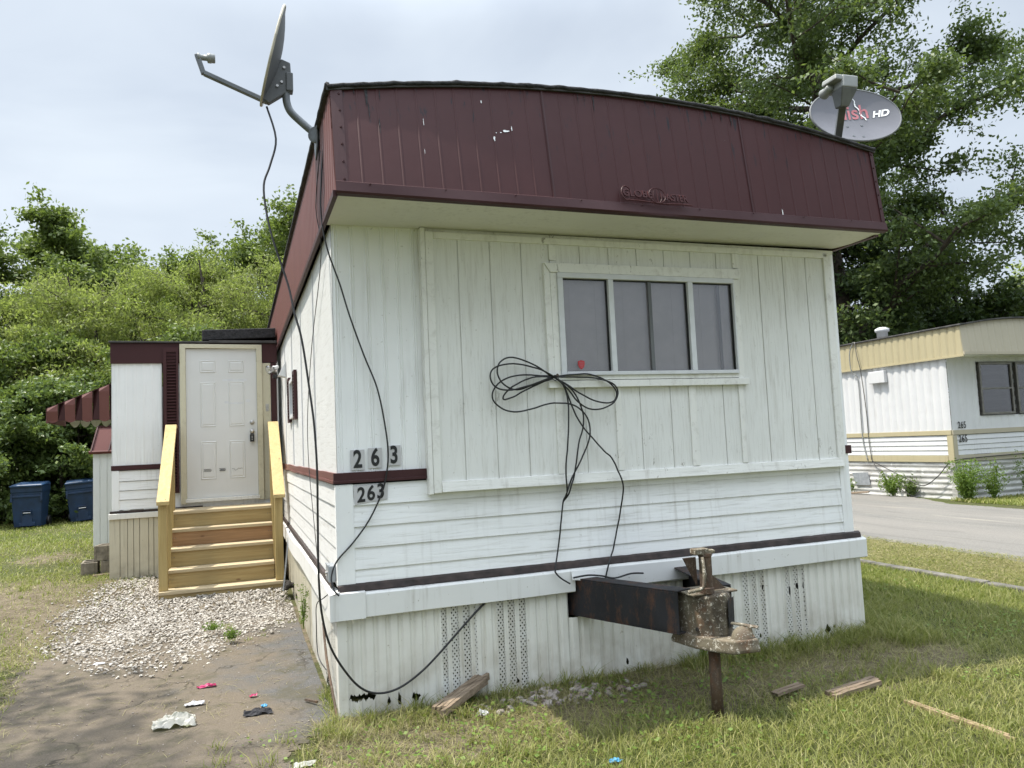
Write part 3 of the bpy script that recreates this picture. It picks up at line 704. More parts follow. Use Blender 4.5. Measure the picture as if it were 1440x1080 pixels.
zbl=lambda x:-.01
jag=[(.03,.20,.11,.024),(.26,.285,.06,.03),(.325,.35,.06,.045),(.41,.47,.065,.03),(3.0,3.03,.10,.02),(3.05,3.07,.45,.02),(3.29,3.315,.40,.045),(3.36,3.385,.42,.03),(3.42,3.44,.425,.02),(3.60,3.66,.07,.035),(3.68,3.72,.085,.012),(2.72,2.735,.30,.012),(1.90,1.92,.07,.03),(1.10,1.125,.06,.02)]
so,pf=skirt_sheet(front_sk,-.02,3.995,.60,zbl,PERF,jag)
so.build('skirting','skirt',home,norm=False); pf.build('vent_panel','perf',home,norm=False)
m=MB(); m.box(3.962,3.99,.0,L,-.03,.60); m.box(.0,3.96,L-.1,L-.07,-.03,.6); m.box(-.0,.012,5.86,L-.1,-.03,.66); m.build('skirting','skirt',home)
m=MB(); m.box(-.028,.028,-.03,-.012,.0,.59); m.box(-.029,-.010,-.029,.05,.0,.59); m.build('corner_post','skirt',home,bevel=.002)
def side_sk(y,d,z): return (-.008+d+.012*mn.noise((y*.9,z,8)),y,z)
so,pf=skirt_sheet(side_sk,0.0,1.75,.60,lambda y:-.01 if not .42<y<.62 else .06,[(.15,.40)],[(.55,.75,.05,.05)])
so.build('skirting','skirt',home,norm=False); pf.build('vent_panel','perf',home,norm=False)
so,pf=skirt_sheet(side_sk,1.75,5.85,.66,lambda y:.0,[],[(3.4,3.7,.10,.05)])
so.build('skirting','skirt_cream',home,norm=False,label='cream dirty skirting panels along the far side')
# white band over the skirt + its sloping ledge, corner cap
def bandp(m,x0,x1,y=-.062,sag=0):
    xs=frange(x0,x1,.1)
    def f(x,k):
        w=.005*mn.noise((x*1.5,k,2)); P=[(-.006,.745),(-.052,.733),(-.062,.722),(-.060,.592),(-.050,.586)]
        return (x,P[k][0]+w,P[k][1]+w+.006*mn.noise((x*.9,7,7)))
    m.sheet(xs,[0,1,2,3,4],f)
m=MB(); bandp(m,.13,1.53); bandp(m,1.75,4.03); m.build('skirt_band','band',home,solid=.003)
m=MB(); m.sheet([1.50,1.62,1.76],[0,1,2],lambda x,k:(x,(-.012,-.07,-.085)[k],(.75,.725,.672-.03*((x-1.50)/.26))[k])); m.build('bent_flap','band',home,solid=.003)
m=MB(); m.sheet([-.072,.0,.14],[0,1,2],lambda x,k:(x,(-.012,-.068,-.070)[k],(.752,.738,.585)[k])); m.sheet([-.070,.1,.25],[0,1,2],lambda y,k:((-.012,-.068,-.070)[k],y,(.752,.738,.585)[k]))
m.build('corner_cap','band',home,solid=.003)
m=MB(); 
ys=frange(.2,5.8,.2)
def sagf(y): return .035*math.sin(max(0,min(1,(y-2.5)/2))*math.pi)
m.sheet(ys,[0,1,2],lambda y,k:((-.008,-.058,-.062)[k],y,(.75,.735,.595)[k]-sagf(y))); m.build('skirt_band','band',home,solid=.003)
m=MB(); xs=frange(-.02,4.0,.04)
def bsf(x,k): 
    w=.004*mn.noise((x*12,k*3,0)); P=[(-.018,.790),(-.036,.778),(-.044,.745),(-.030,.735)]; return (x,P[k][0]+w,P[k][1]+w)
m.sheet(xs,[0,1,2,3],bsf); m.sheet(frange(.12,5.8,.06),[0,1,2,3],lambda y,k:((-.018,-.034,-.040,-.030)[k]+.004*mn.noise((y*9,k,3)),y,(.785,.775,.745,.735)[k])); m.build('base_strip','brownstrip',home)
# crawl space floor closing off the inside
m=MB(); m.box(.03,3.9,.2,L-.1,.70,.74); m.build('floor','void',home)

# ------------------------------------------------------------ ADDITION
add=empty('entry_room','small white side room with burgundy trim and shutter joined to the mobile home at the wooden steps','room addition',(-1,7,0.1))
Y=5.88; AX0,AX1=-2.05,-.065
m=MB(); S=[-2.04+i*.0127 for i in range(0,46)]
m.sheet(S,[1.53,2.815],lambda x,z:(x,Y-(.004 if (x/.1)%1<.2 else 0),z)); m.box(-1.455,-.04,Y+.005,Y+.1,.95,2.83); m.build('wall','wall_white',add)
m=MB(); m.box(-2.05,-1.99,Y+.004,9.5,.94,2.82); m.box(-2.05,-.05,9.42,9.5,.94,2.82); m.build('wall','side_white',add)
m=MB()
gz=[.975,1.10,1.215,1.33,1.465]
for z0,z1 in zip(gz[:-1],gz[1:]): m.sheet([-1.965,-1.455],[0,1],lambda x,v:(x,Y-.012+.010*v,z0+.003+(z1-z0-.006)*v)); m.sheet([-1.965,-1.455],[0,1],lambda x,v:(x,Y-.012+.014*v,z0+.003))
m.build('siding','lap_white',add)
m=MB(); m.box(-2.045,-1.965,Y-.018,Y+.003,.95,1.465); m.build('corner_trim','wall_white',add,bevel=.003)
m=MB(); m.box(-2.055,-1.455,Y-.022,Y+.003,1.47,1.53); m.build('trim_strip','burg_trim',add,bevel=.003)
m=MB(); m.box(-2.058,-1.257,Y-.022,Y+.06,2.815,3.075); m.box(-1.257,-.243,Y-.022,Y+.06,3.066,3.0755); m.box(-.243,-.05,Y-.022,Y+.06,2.815,3.075); m.box(-.135,-.06,Y-.015,Y+.05,.95,2.812); m.build('fascia','burg_trim',add,bevel=.004)
m=MB(); m.box(-2.075,-.9,Y-.05,9.6,3.078,3.10); m.box(-.9,-.05,Y-.05,9.6,3.078,3.11); m.build('roof','roofcoat',add,bevel=.004)
m=MB(); m.hexa([(-.985,Y-.02,3.115),(-.06,Y-.02,3.16),(-.06,Y+1.0,3.16),(-.985,Y+1.0,3.115),(-.985,Y-.02,3.255),(-.06,Y-.02,3.29),(-.06,Y+1.0,3.29),(-.985,Y+1.0,3.255)]); m.build('roof_curb','tar',add,bevel=.01)
# shutter
m=MB(); x0,x1,z0,z1=-1.452,-1.272,1.15,3.02
m.box(x0,x0+.04,Y-.045,Y-.004,z0,z1); m.box(x1-.025,x1,Y-.045,Y-.004,z0,z1); m.box(x0+.04,x1-.025,Y-.045,Y-.004,z1-.06,z1); m.box(x0+.04,x1-.025,Y-.045,Y-.004,z0,z0+.06)
for k in range(44):
    z=z0+.065+k*.0395
    if z+.03>z1-.06: break
    m.hexa([(x0+.04,Y-.042,z),(x1-.025,Y-.042,z),(x1-.025,Y-.012,z+.02),(x0+.04,Y-.012,z+.02),(x0+.04,Y-.042,z+.008),(x1-.025,Y-.042,z+.008),(x1-.025,Y-.012,z+.028),(x0+.04,Y-.012,z+.028)])
m.box(x0+.03,x1-.02,Y-.010,Y-.003,z0,z1); m.build('shutter','burg_trim',add)
# door frame
m=MB(); m.hexa([(-1.255,Y-.05,1.0),(-1.185,Y-.05,1.0),(-1.185,Y-.0,1.0),(-1.255,Y,1.0),(-1.255,Y-.05,3.065),(-1.185,Y-.05,3.01),(-1.185,Y,3.01),(-1.255,Y,3.065)])
m.hexa([(-.315,Y-.05,1.0),(-.245,Y-.05,1.0),(-.245,Y,1.0),(-.315,Y,1.0),(-.315,Y-.05,3.00),(-.245,Y-.05,3.055),(-.245,Y,3.055),(-.315,Y,3.00)])
m.hexa([(-1.185,Y-.049,3.01),(-.315,Y-.049,3.0),(-.315,Y,3.0),(-1.185,Y,3.01),(-1.253,Y-.049,3.065),(-.247,Y-.049,3.055),(-.247,Y,3.055),(-1.253,Y,3.065)])
m.build('door_frame','doorframe',add,bevel=.003)
m=MB(); m.box(-.243,-.14,Y-.02,Y+.0,1.0,2.81); m.build('side_panel','doorframe',add,bevel=.003)
m=MB(); m.box(-.205,-.165,Y-.032,Y-.02,2.16,2.26); m.lathe([(.012,0),(.010,.006)],(-.185,Y-.032,2.19),(0,-1,0),10); m.build('doorbell','chrome',add,bevel=.003)
# door leaf with six raised panels
def door_leaf():
    m=MB(); X0,X1,Z0,Z1=-1.183,-.317,1.065,3.0
    m.box(X0,X1,Y-.018,Y+.003,Z0,Z1)
    cols=((-1.016,-.825),(-.669,-.473)); rows=((2.69,2.85),(1.98,2.565),(1.30,1.79))
    for a,b in cols:
        for c,d in rows:
            # moulded ring then raised field
            def ring(o0,o1,y0,y1):
                A=[(a+o0,y0,c+o0),(b-o0,y0,c+o0),(b-o0,y0,d-o0),(a+o0,y0,d-o0)]; B=[(a+o1,y1,c+o1),(b-o1,y1,c+o1),(b-o1,y1,d-o1),(a+o1,y1,d-o1)]
                m.add(A+B,[(0,1,5,4),(1,2,6,5),(2,3,7,6),(3,0,4,7)])
            ring(0,.008,Y-.0185,Y-.026); ring(.008,.016,Y-.026,Y-.0195); ring(.016,.034,Y-.0195,Y-.025)
            m.add([(a+.034,Y-.025,c+.034),(b-.034,Y-.025,c+.034),(b-.034,Y-.025,d-.034),(a+.034,Y-.025,d-.034)],[(0,1,2,3)])
    return m
dr=door_leaf().build('door','doorwhite',add)
m=MB(); m.lathe([(.030,0),(.030,.008),(.022,.014),(.012,.03),(.024,.045),(.028,.06),(.018,.072)],(-.383,Y-.018,1.90),(0,-1,0),16); m.build('handle','chrome',dr,smooth=True)
m=MB(); m.lathe([(.030,0),(.029,.012),(.018,.02)],(-.381,Y-.018,2.02),(0,-1,0),16); m.build('deadbolt','chrome',dr,smooth=True)
m=MB(); m.box(-.412,-.358,Y-.065,Y-.03,1.765,1.86); m.tube([(-.400,Y-.045,1.85),(-.400,Y-.045,1.895),(-.385,Y-.045,1.915),(-.368,Y-.045,1.895),(-.368,Y-.045,1.85)],.004,6); m.build('lock_box','black',dr,bevel=.006)
m=MB(); 
for z in (1.835,1.815,1.795): m.box(-.392,-.378,Y-.068,Y-.065,z-.004,z+.004)
m.build('lock_dial','plate',dr)
m=MB(); r=random.Random(3)
for x0,x1 in ((-.99,-.87),(-.80,-.70)):
    for z in (1.418,1.408,1.399,1.428): m.box(x0+r.random()*.02,x1-r.random()*.03,Y-.0268,Y-.0262,z,z+.003+.003*r.random())
P=[(-.64+.012*i,Y-.0265,1.43-.01*abs(math.sin(i*1.3))-(.02 if i in(3,4,5) else 0)) for i in range(12)]; m.tube(P,.0018,5)
m.build('scuff_mark','gasket',dr)
m=MB(); m.box(-.74,-.44,Y-.0190,Y-.0182,2.575,2.60); m.box(-.72,-.64,Y-.0190,Y-.0182,2.28,2.31); m.box(-.66,-.49,Y-.0262,Y-.0256,2.27,2.29); m.box(-.46,-.40,Y-.0190,Y-.0182,2.29,2.33); m.build('tape_residue','alum',dr)
m=MB(); m.box(-1.20,-.30,Y-.075,Y,1.015,1.062); m.build('threshold','trim_h',add,bevel=.006)
# skirt of addition
m=MB(); m.box(-2.085,-.05,Y-.045,Y-.0,.865,.935); m.build('skirt_band','soffit',add,bevel=.006)
m=MB(); m.box(-2.07,-1.0,Y-.03,Y+.0,.937,.968); m.build('base_strip','brownstrip',add,bevel=.004)
m=MB(); r=random.Random(5)
xs=[-2.075,-1.957,-1.872,-1.804,-1.737,-1.635,-1.576,-1.49,-1.41,-1.32,-1.2,-1.1,-1.0,-.9,-.8,-.7,-.6,-.5,-.4,-.3,-.2,-.06]
for a,b in zip(xs[:-1],xs[1:]): m.box(a+.004,b-.004,Y-.018-.004*r.random(),Y,.10,.862)
m.box(-2.075,-.06,Y+.001,Y+.01,.1,.862); m.box(-2.08,-2.07,Y+.012,9.5,.1,.862); m.build('skirting','skirt_cream',add)
MB().bar((-1.44,Y-.05,.12),(-1.46,Y-.035,.46),.02,.012).build('loose_strip','skirt',add)
# flood light
fl=empty('flood_light','clear bulb flood light on the corner of the burgundy room beside the door','flood light',(-.09,5.6,2.70))
m=MB(); m.lathe([(.045,0),(.045,.02)],(-.055,5.75,2.66),(-1,0,0),14); m.tube([(-.075,5.75,2.66),(-.10,5.68,2.66),(-.10,5.64,2.68)],.014,8); m.build('bracket','alum_dark',fl,smooth=True)
for d,c in (((-.85,-.35,-.35),(-.09,5.62,2.72)),):
    d=Vector(d).normalized(); 
    m=MB(); m.lathe([(.018,0),(.024,.02),(.026,.05),(.035,.07)],Vector(c)-d*.05,d,14); m.build('socket','alum',fl,smooth=True)
    m=MB(); m.lathe([(.03,0),(.05,.04),(.062,.075),(.060,.085),(.02,.095)],Vector(c)+d*.02,d,18); m.build('bulb','clear',fl,smooth=True)
m=MB(); m.box(-.12,-.055,5.60,5.70,2.58,2.63); m.build('sensor','black',fl,bevel=.008)

# ------------------------------------------------------------ STEPS
st=empty('wooden_steps','new yellow pine steps with two handrails leading up to the white door','steps',(-.75,4.9,.08))
SX0,SX1=-1.40,-.09
lev=[(.13,4.42),(.35,4.63),(.56,4.84),(.76,5.05),(.955,5.25)]
# bottom box
MB().box(SX0,SX1,4.42,4.46,-.02,.115).build('riser','pine_x',st,bevel=.004)
def tread(x0,x1,y0,y1,z): 
    m=MB(); m.box(x0,x1,y0,y1,z-.036,z); return m
tread(SX0,SX1,4.405,4.66,.15).build('tread','pine_tread',st,bevel=.004)
prev=.15
for i,(z,y) in enumerate(lev[1:]):
    a,b=(-1.315,-.185)
    MB().box(a,b,y,y+.036,prev+.001,z-.037).build('riser','pine_red' if i==2 else 'pine_x',st,bevel=.003)
    if i<3: tread(a-.0,b+.0,y-.025,y+.21,z).build('tread','pine_tread',st,bevel=.004)
    prev=z
m=MB()
for k in range(4): m.box(-1.33,-.17,5.235+k*.148,5.235+k*.148+.143,.919,.955)
m.build('landing','pine_tread',st,bevel=.003)
for x in (SX0+.004,SX1-.042):
    m=MB(); m.prism([(x,4.47,.0),(x,5.80,.02),(x,5.80,.88),(x,5.25,.88),(x,4.50,.11)],(.038,0,0)); m.build('stringer','pine_y',st,bevel=.003)
for sgn,x in ((-1,SX0),(1,SX1-.09)):
    MB().box(x,x+.09,4.45,4.54,.152,1.10).build('post','pine_z',st,bevel=.004)
    MB().box(x+.0,x+.09,5.56,5.65,.0,1.97).build('post','pine_z',st,bevel=.004)
    MB().box(x+.015,x+.075,5.70,5.76,.957,1.93).build('post','pine_z',st,bevel=.004)
    m=MB(); xx=x+.045
    m.hexa([(x-.012,4.40,1.085),(x+.118,4.40,1.085),(x+.118,5.62,1.975),(x-.012,5.62,1.975),(x-.012,4.40,1.125),(x+.118,4.40,1.125),(x+.118,5.62,2.015),(x-.012,5.62,2.015)]); m.build('handrail','pine_y',st,bevel=.004)
    m=MB(); m.hexa([(x-.012,5.625,1.972),(x+.115,5.625,1.972),(x+.115,5.80,1.972),(x-.012,5.80,1.972),(x-.012,5.625,2.010),(x+.115,5.625,2.010),(x+.115,5.80,2.010),(x-.012,5.80,2.010)]); m.build('handrail','pine_y',st,bevel=.004)
    m=MB(); m.bar((x+.045,4.55,1.03),(x+.045,5.60,1.80),.035,.085); m.build('rail_board','pine_y',st,bevel=.003)
    for y in (4.78,4.98,5.18,5.38): MB().box(x+.065 if sgn<0 else x-.005,x+.10 if sgn<0 else x+.025,y,y+.035,.30,1.10+(y-4.45)*.74).build('baluster','pine_z',st,bevel=.002)

m=MB()
for x in (-1.30,-1.27,-.23,-.20):
    for z,y in ((.07,4.42),(.25,4.63),(.46,4.84),(.66,5.05),(.86,5.25)): m.lathe([(.005,0),(.004,.002)],(x,y,z),(0,-1,0),6)
m.build('screws','dish_back',st)
# leaning trim boards by steps
for k,(p,q,w,mt,lb) in enumerate((((-.13,3.92,.11),(-.045,4.05,.74),.045,'grey_pvc','grey metal trim strip leaning on the skirting, nearer one beside the steps'),((-.12,4.12,.11),(-.05,4.2,.70),.03,'alum_dark','dark thin trim strip leaning on the skirting close behind the grey one'))):
    tag(MB().bar(p,q,w,.012,(1,0,0)).build('trim_strip',mt,bevel=.002),lb,'trim strip')
r=random.Random(8); m=MB()
for k in range(16):
    c=Vector((-.10+r.random()*.07,3.86+r.random()*.22,.12+r.random()*.05)); s=.022+.02*r.random()
    m.lathe([(s*.4,0),(s,s*.4),(s*.8,s*1.1),(s*.2,s*1.4)],c,(r.random()-.5,r.random()-.5,1),6)
tag(m.build('rubble_pile','void'),'dark clump of dirt at the foot of the leaning strips','rubble')

# ------------------------------------------------------------ HITCH
h=empty('trailer_hitch','rusty trailer hitch tongue with lichen covered coupler standing on a jack pipe in the grass','trailer hitch',(1.95,-.8,0))
for p,q in (((1.555,.12),(1.86,-.86)),((2.41,.12),(2.12,-.86))):
    m=MB(); P=Vector((*p,.545)); Q=Vector((*q,.575)); d=(Q-P).normalized(); r_=d.cross(Vector((0,0,1))).normalized()
    for (o0,o1,z0,z1) in ((-.06,.06,.115,.125),(-.06,.06,-.125,-.115),(.050,.060,-.115,.115)):
        vs=[]
        for c in (P,Q):
            for o,z in ((o0,z0),(o1,z0),(o1,z1),(o0,z1)): vs.append(c+r_*(o if p[0]<2 else -o)*(1 if True else 0)*1+Vector((0,0,z)))
        m.add(vs,[(3,2,1,0),(4,5,6,7),(0,1,5,4),(1,2,6,5),(2,3,7,6),(3,0,4,7)])
    m.build('beam','beam',h,bevel=.004)
# coupler housing: plan tapering towards the ball socket
m=MB(); m.prism([(1.835,-.76,.43),(1.885,-.98,.43),(2.005,-1.06,.45),(2.10,-.98,.43),(2.15,-.76,.43)],(0,0,.25)); cp=m.build('coupler','coupler',h,bevel=.018)
m=MB(); m.prism([(2.01,-1.068,.50),(2.01,-1.072,.655),(2.105,-.99,.655),(2.105,-.985,.50)],(.012,.012,0)); m.build('face_plate','beam',cp,bevel=.004)
m=MB() # flared lower lip and socket nose
def ringp(s,z,dy): 
    base=[(1.83,-.76),(1.855,-.95),(1.905,-1.06),(1.97,-1.16),(2.05,-1.205),(2.12,-1.18),(2.16,-1.08),(2.15,-.95),(2.16,-.76)]
    cx,cy=2.0,-1.05
    return [(cx+(x-cx)*s,cy+(y-cy)*s,z+(.012 if y<-1.19 else 0)) for x,y in base]
rs=[ringp(.99,.455,0),ringp(1.01,.43,0),ringp(1.05,.402,0),ringp(1.04,.385,0),ringp(.95,.383,0)]
vs=[q for rr in rs for q in rr]; n=9; fs=[tuple(range(n))]+[(i*n+j,i*n+(j+1)%n,(i+1)*n+(j+1)%n,(i+1)*n+j) for i in range(4) for j in range(n)]+[tuple(range(4*n,5*n))]
m.add(vs,fs); m.build('socket','coupler_top',cp,bevel=.008)
m=MB(); m.lathe([(.062,0),(.060,.03),(.048,.062),(.026,.083),(.008,.09)],(2.055,-1.12,.43),(0,0,1),16); m.build('ball_housing','coupler_top',cp,smooth=True)
m=MB(); m.bar((2.03,-1.06,.53),(2.13,-1.17,.515),.032,.012); m.bar((2.09,-1.14,.52),(2.10,-1.15,.47),.02,.02); m.build('latch','coupler_top',cp,bevel=.004)
m=MB(); m.lathe([(.012,0),(.012,.004)],(1.876,-.955,.49),(-1,-.3,0),10); m.build('bolt_hole','void',cp)  # dark disc painted in for the shade inside a hole
jk=MB(); jk.lathe([(.042,0),(.042,.03),(.036,.035),(.036,.205),(.040,.21),(.040,.225)],(1.945,-.97,.69),(0,0,1),18); jk=jk.build('jack','rust',h,smooth=False)
m=MB(); m.lathe([(.034,0),(.034,.42)],(1.97,-.965,-.02),(0,0,1),16); m.build('leg','rust',jk,smooth=True)
m=MB(); m.box(1.865,1.955,-1.0,-.94,.912,.945); m.lathe([(.03,0),(.026,.03)],(1.965,-.97,.905),(0,0,1),10); m.lathe([(.016,0),(.014,.02)],(1.985,-.985,.915),(.3,-.2,1),8); m.build('jack_cap','coupler_top',jk,bevel=.005)
m=MB(); m.tube([(1.905,-1.0,.90),(1.91,-1.01,.80),(1.90,-1.01,.735),(1.87,-1.01,.722),(1.80,-1.01,.716)],.011,8); m.build('crank','coupler_top',jk,smooth=True)
m=MB(); m.prism([(1.845,-.90,.885),(1.93,-.90,.885),(1.93,-.90,.72)],(0,.012,0)); m.prism([(1.98,-.96,.80),(1.98,-.96,.70),(2.08,-.96,.70)],(0,.012,0)); m.build('gusset','rust',jk)
m=MB(); m.box(1.84,2.14,-.99,-.78,.681,.692); m.build('top_plate','coupler_top',h,bevel=.004)

# ------------------------------------------------------------ CABLES
def cable(name,pts,r,label,cat='cable',mat='black',n=5,kids=()):
    o=MB().tube(smoothpath(pts,n),r,7).build(name,mat,smooth=True); tag(o,label,cat); LOC[o]=(0,0,0)
    for i,k in enumerate(kids): MB().tube([(p[0]+.003*mn.noise((p[0]*14,p[2]*14,i)),p[1],p[2]+.003*mn.noise((p[2]*14,p[0]*14,i+5))) for p in smoothpath(k,n)],r,7).build('loop',mat,o,smooth=True)
    return o
cable('cable',[(-0.358,0.250,3.854),(-0.306,0.220,3.632),(-0.346,0.200,3.446),(-0.388,0.180,3.305),(-0.376,0.140,3.108),(-0.339,0.100,2.916),(-0.262,0.050,2.637),(-0.231,0.000,2.451),(-0.192,-0.030,2.271),(-0.152,-0.060,1.920),(-0.137,-0.080,1.747),(-0.129,-0.100,1.492),(-0.132,-0.100,1.199),(-0.137,-0.120,0.912),(-0.126,-0.120,0.665),(-0.079,-0.120,0.455),(0.020,-0.110,0.276),(0.110,-0.100,0.178),(0.210,-0.080,0.137),(0.330,-0.060,0.146),(0.456,-0.060,0.213),(0.572,-0.060,0.304),(0.741,-0.050,0.453),(0.842,-0.040,0.537),(0.944,-0.030,0.613)],.0068,'thick black cable hanging from the side dish past the corner and looping across the skirting')
cable('cable',[(-0.035,-0.05,3.52),(-0.050,-0.030,3.329),(-0.060,-0.030,3.079),(-0.03,-0.050,2.848),(0.040,-0.060,2.623),(0.095,-0.060,2.423),(0.177,-0.050,2.180),(0.251,-0.050,1.979),(0.292,-0.050,1.755),(0.308,-0.050,1.556),(0.282,-0.040,1.381),(0.230,-0.040,1.254),(0.161,-0.040,1.137),(0.072,-0.040,1.029),(-0.020,-0.040,0.935),(-0.057,-0.050,0.844),(-0.046,-0.080,0.772),(-0.019,-0.090,0.738)],.0052,'thin black cable curving over the house numbers down to the grey junction box',)
cable('cable',[(-.05,.02,3.5),(-.062,.25,3.2),(-.03,.30,2.9),(-.03,1.1,2.4),(-.03,1.6,1.9),(-.035,1.55,1.5),(-.035,1.25,1.1),(-.035,1.0,.8)],.003,'hair thin wire running down the sunlit side wall')
coil=[[(1.420,-0.110,2.021),(1.296,-0.110,2.104),(1.140,-0.110,2.158),(1.052,-0.110,2.128),(1.029,-0.110,2.055),(1.069,-0.110,1.981),(1.161,-0.110,1.943),(1.289,-0.110,1.978),(1.420,-0.110,2.013)],
[(1.437,-0.118,2.020),(1.310,-0.118,2.082),(1.138,-0.12,2.116),(1.012,-0.12,2.092),(0.976,-0.12,2.034),(1.006,-0.12,1.967),(1.098,-0.12,1.941),(1.225,-0.12,1.964),(1.404,-0.118,2.021)],
[(1.453,-0.110,2.028),(1.324,-0.100,2.037),(1.181,-0.10,2.041),(1.070,-0.10,2.010),(0.997,-0.10,1.938),(0.999,-0.10,1.873),(1.061,-0.10,1.817),(1.154,-0.10,1.799),(1.265,-0.10,1.815),(1.395,-0.110,1.848),(1.525,-0.110,1.842),(1.606,-0.110,1.805),(1.661,-0.110,1.743),(1.674,-0.110,1.652),(1.651,-0.110,1.562),(1.586,-0.110,1.445),(1.522,-0.090,1.328),(1.490,-0.095,1.254),(1.477,-0.050,1.191)],
[(1.421,-0.112,2.024),(1.276,-0.105,2.025),(1.146,-0.105,1.972),(1.073,-0.105,1.915),(1.067,-0.105,1.881),(1.127,-0.105,1.895),(1.240,-0.105,1.949),(1.420,-0.110,2.021)],
[(1.437,-0.114,2.028),(1.570,-0.110,2.040),(1.703,-0.110,2.037),(1.820,-0.110,1.992),(1.885,-0.110,1.929),(1.881,-0.110,1.867),(1.828,-0.110,1.841),(1.727,-0.110,1.856),(1.612,-0.110,1.911),(1.516,-0.110,1.974),(1.437,-0.110,2.020)],
[(1.437,-0.122,2.023),(1.568,-0.122,2.022),(1.736,-0.122,2.009),(1.854,-0.122,1.976),(1.896,-0.122,1.914),(1.863,-0.122,1.845),(1.775,-0.122,1.804),(1.673,-0.122,1.804),(1.592,-0.122,1.851),(1.530,-0.122,1.928),(1.437,-0.12,2.020)],
[(1.429,-0.110,2.020),(1.484,-0.110,1.982),(1.513,-0.110,1.913),(1.523,-0.110,1.808),(1.509,-0.110,1.613),(1.482,-0.110,1.405),(1.490,-0.090,1.254),(1.477,-0.050,1.191),(1.453,-0.050,1.048),(1.427,-0.050,0.903),(1.379,-0.090,0.759),(1.384,-0.090,0.729),(1.422,-0.095,0.689),(1.477,-0.095,0.654)],
[(1.444,-0.110,2.013),(1.499,-0.110,1.959),(1.556,-0.110,1.807),(1.616,-0.110,1.692),(1.710,-0.110,1.582),(1.774,-0.110,1.511),(1.827,-0.110,1.467),(1.868,-0.110,1.377),(1.907,-0.100,1.275),(1.906,-0.060,1.135),(1.872,-0.050,0.985),(1.833,-0.050,0.852),(1.772,-0.090,0.757),(1.741,-0.090,0.656)],
[(1.444,-0.116,2.013),(1.532,-0.110,1.958),(1.594,-0.110,1.881),(1.629,-0.110,1.774),(1.624,-0.110,1.684),(1.584,-0.110,1.565),(1.549,-0.100,1.371),(1.521,-0.100,1.299),(1.502,-0.092,1.238),(1.477,-0.050,1.191)]]
cable('cable_bundle',coil[0],.0055,'black cable coiled into a bow and nailed under the front window','cable bundle',kids=coil[1:])
bnd=bpy.data.objects['cable_bundle']; MB().lathe([(.004,0),(.004,.05),(.010,.051),(.010,.055)],(1.436,-.085,2.022),(.15,-1,.25),8).build('nail','rust',bnd)
MB().tube([(1.425,-.125,2.035),(1.445,-.13,2.03),(1.455,-.125,2.01),(1.44,-.10,2.0),(1.42,-.10,2.012),(1.425,-.125,2.035)],.003,5).build('tie','gasket',bnd)
cable('cable',[(1.50,-.10,.69),(1.60,-.12,.70),(1.70,-.12,.685),(1.80,-.11,.66),(1.93,-.10,.675),(2.02,-.11,.67)],.006,'short black cable tangled on top of the hitch beam')
cable('cable',[(-.05,.05,.74),(-.09,.1,.70),(-.10,.45,.60),(-.09,.62,.45),(-.09,.55,.25),(-.06,.35,.2)],.0035,'thin wire drooping down the side skirting below the junction box')
cable('ground_rod',[(-.055,.52,.46),(-.06,.30,.28),(-.045,.02,.06),(-.04,-.06,-.01)],.008,'dark bent rod propped against the skirting corner','rod','rust')
# junction box
jb=empty('junction_box','small grey junction box on the lower left corner of the front home','junction box',(-.03,.15,.85))
MB().box(-.065,-.018,.03,.17,.80,.90).build('box','grey_pvc',jb,bevel=.006)
MB().lathe([(.014,0),(.014,.012)],(-.066,.09,.85),(-1,0,0),12).build('connector','chrome',jb)
MB().box(-.068,-.055,.035,.165,.895,.905).build('lid','grey_pvc',jb,bevel=.002)

# ------------------------------------------------------------ DISHES
def dish_local(root,rx,ry,depth,mat_face,mat_back,mat_rim):
    """shallow elliptical reflector, local +Z is the facing direction"""
    face=MB(); back=MB(); N=40; Rr=[0,.2,.4,.6,.8,.93,1.0]
    def ring(k,zo): return [(rx*k*math.cos(2*math.pi*j/N),ry*k*math.sin(2*math.pi*j/N),depth*k*k+zo) for j in range(N)]
    def surf(mb,zo,flip):
        vs=[(0,0,zo)]+[q for k in Rr[1:] for q in ring(k,zo)]
        fs=[(0,1+j,1+(j+1)%N) for j in range(N)]
        for i in range(len(Rr)-2):
            for j in range(N): a=1+i*N+j;b=1+i*N+(j+1)%N; fs.append((a,a+N,b+N,b))
        mb.add(vs,[f[::-1] for f in fs] if flip else fs)
    surf(face,0,False); surf(back,-.006,True)
    f=face.build('reflector',mat_face,root,smooth=True,local=True,norm=False)
    back.build('reflector_back',mat_back,f,smooth=True,local=True,norm=False)
    rim=MB(); P=[(rx*math.cos(2*math.pi*j/N),ry*math.sin(2*math.pi*j/N),depth-.006) for j in range(N+1)]
    rim.tube(P,.009,6,False); rim.build('rim',mat_rim,f,smooth=True,local=True)
    return f
def orient(loc,fwd,up):
    z=Vector(fwd).normalized(); x=Vector(up).cross(z).normalized(); y=z.cross(x)
    m=Matrix((x,y,z)).transposed().to_4x4(); m.translation=Vector(loc); return m
# left dish: centre between top (-.232,.25,4.543) and bottom (-.40,.25,3.90)
dl=empty('satellite_dish','grey satellite dish seen edge on, on a bent mast at the left roof corner','satellite dish',(0,0,0))
mt=orient((-.268,.25,4.192),(-.965,-.020,.235),(0,0,1)); dl.matrix_world=mt; dl.location=mt.translation; dl.rotation_euler=mt.to_euler(); LOC[dl]=(0,0,0)
dish_local(dl,.27,.335,.052,'dishgrey','dish_back','dish_rim')
inv=mt.inverted()
def loc_build(m,name,mat,root,inv,**k):
    m.v=[tuple(inv@Vector(p)) for p in m.v]; return m.build(name,mat,root,local=True,**k)
m=MB()
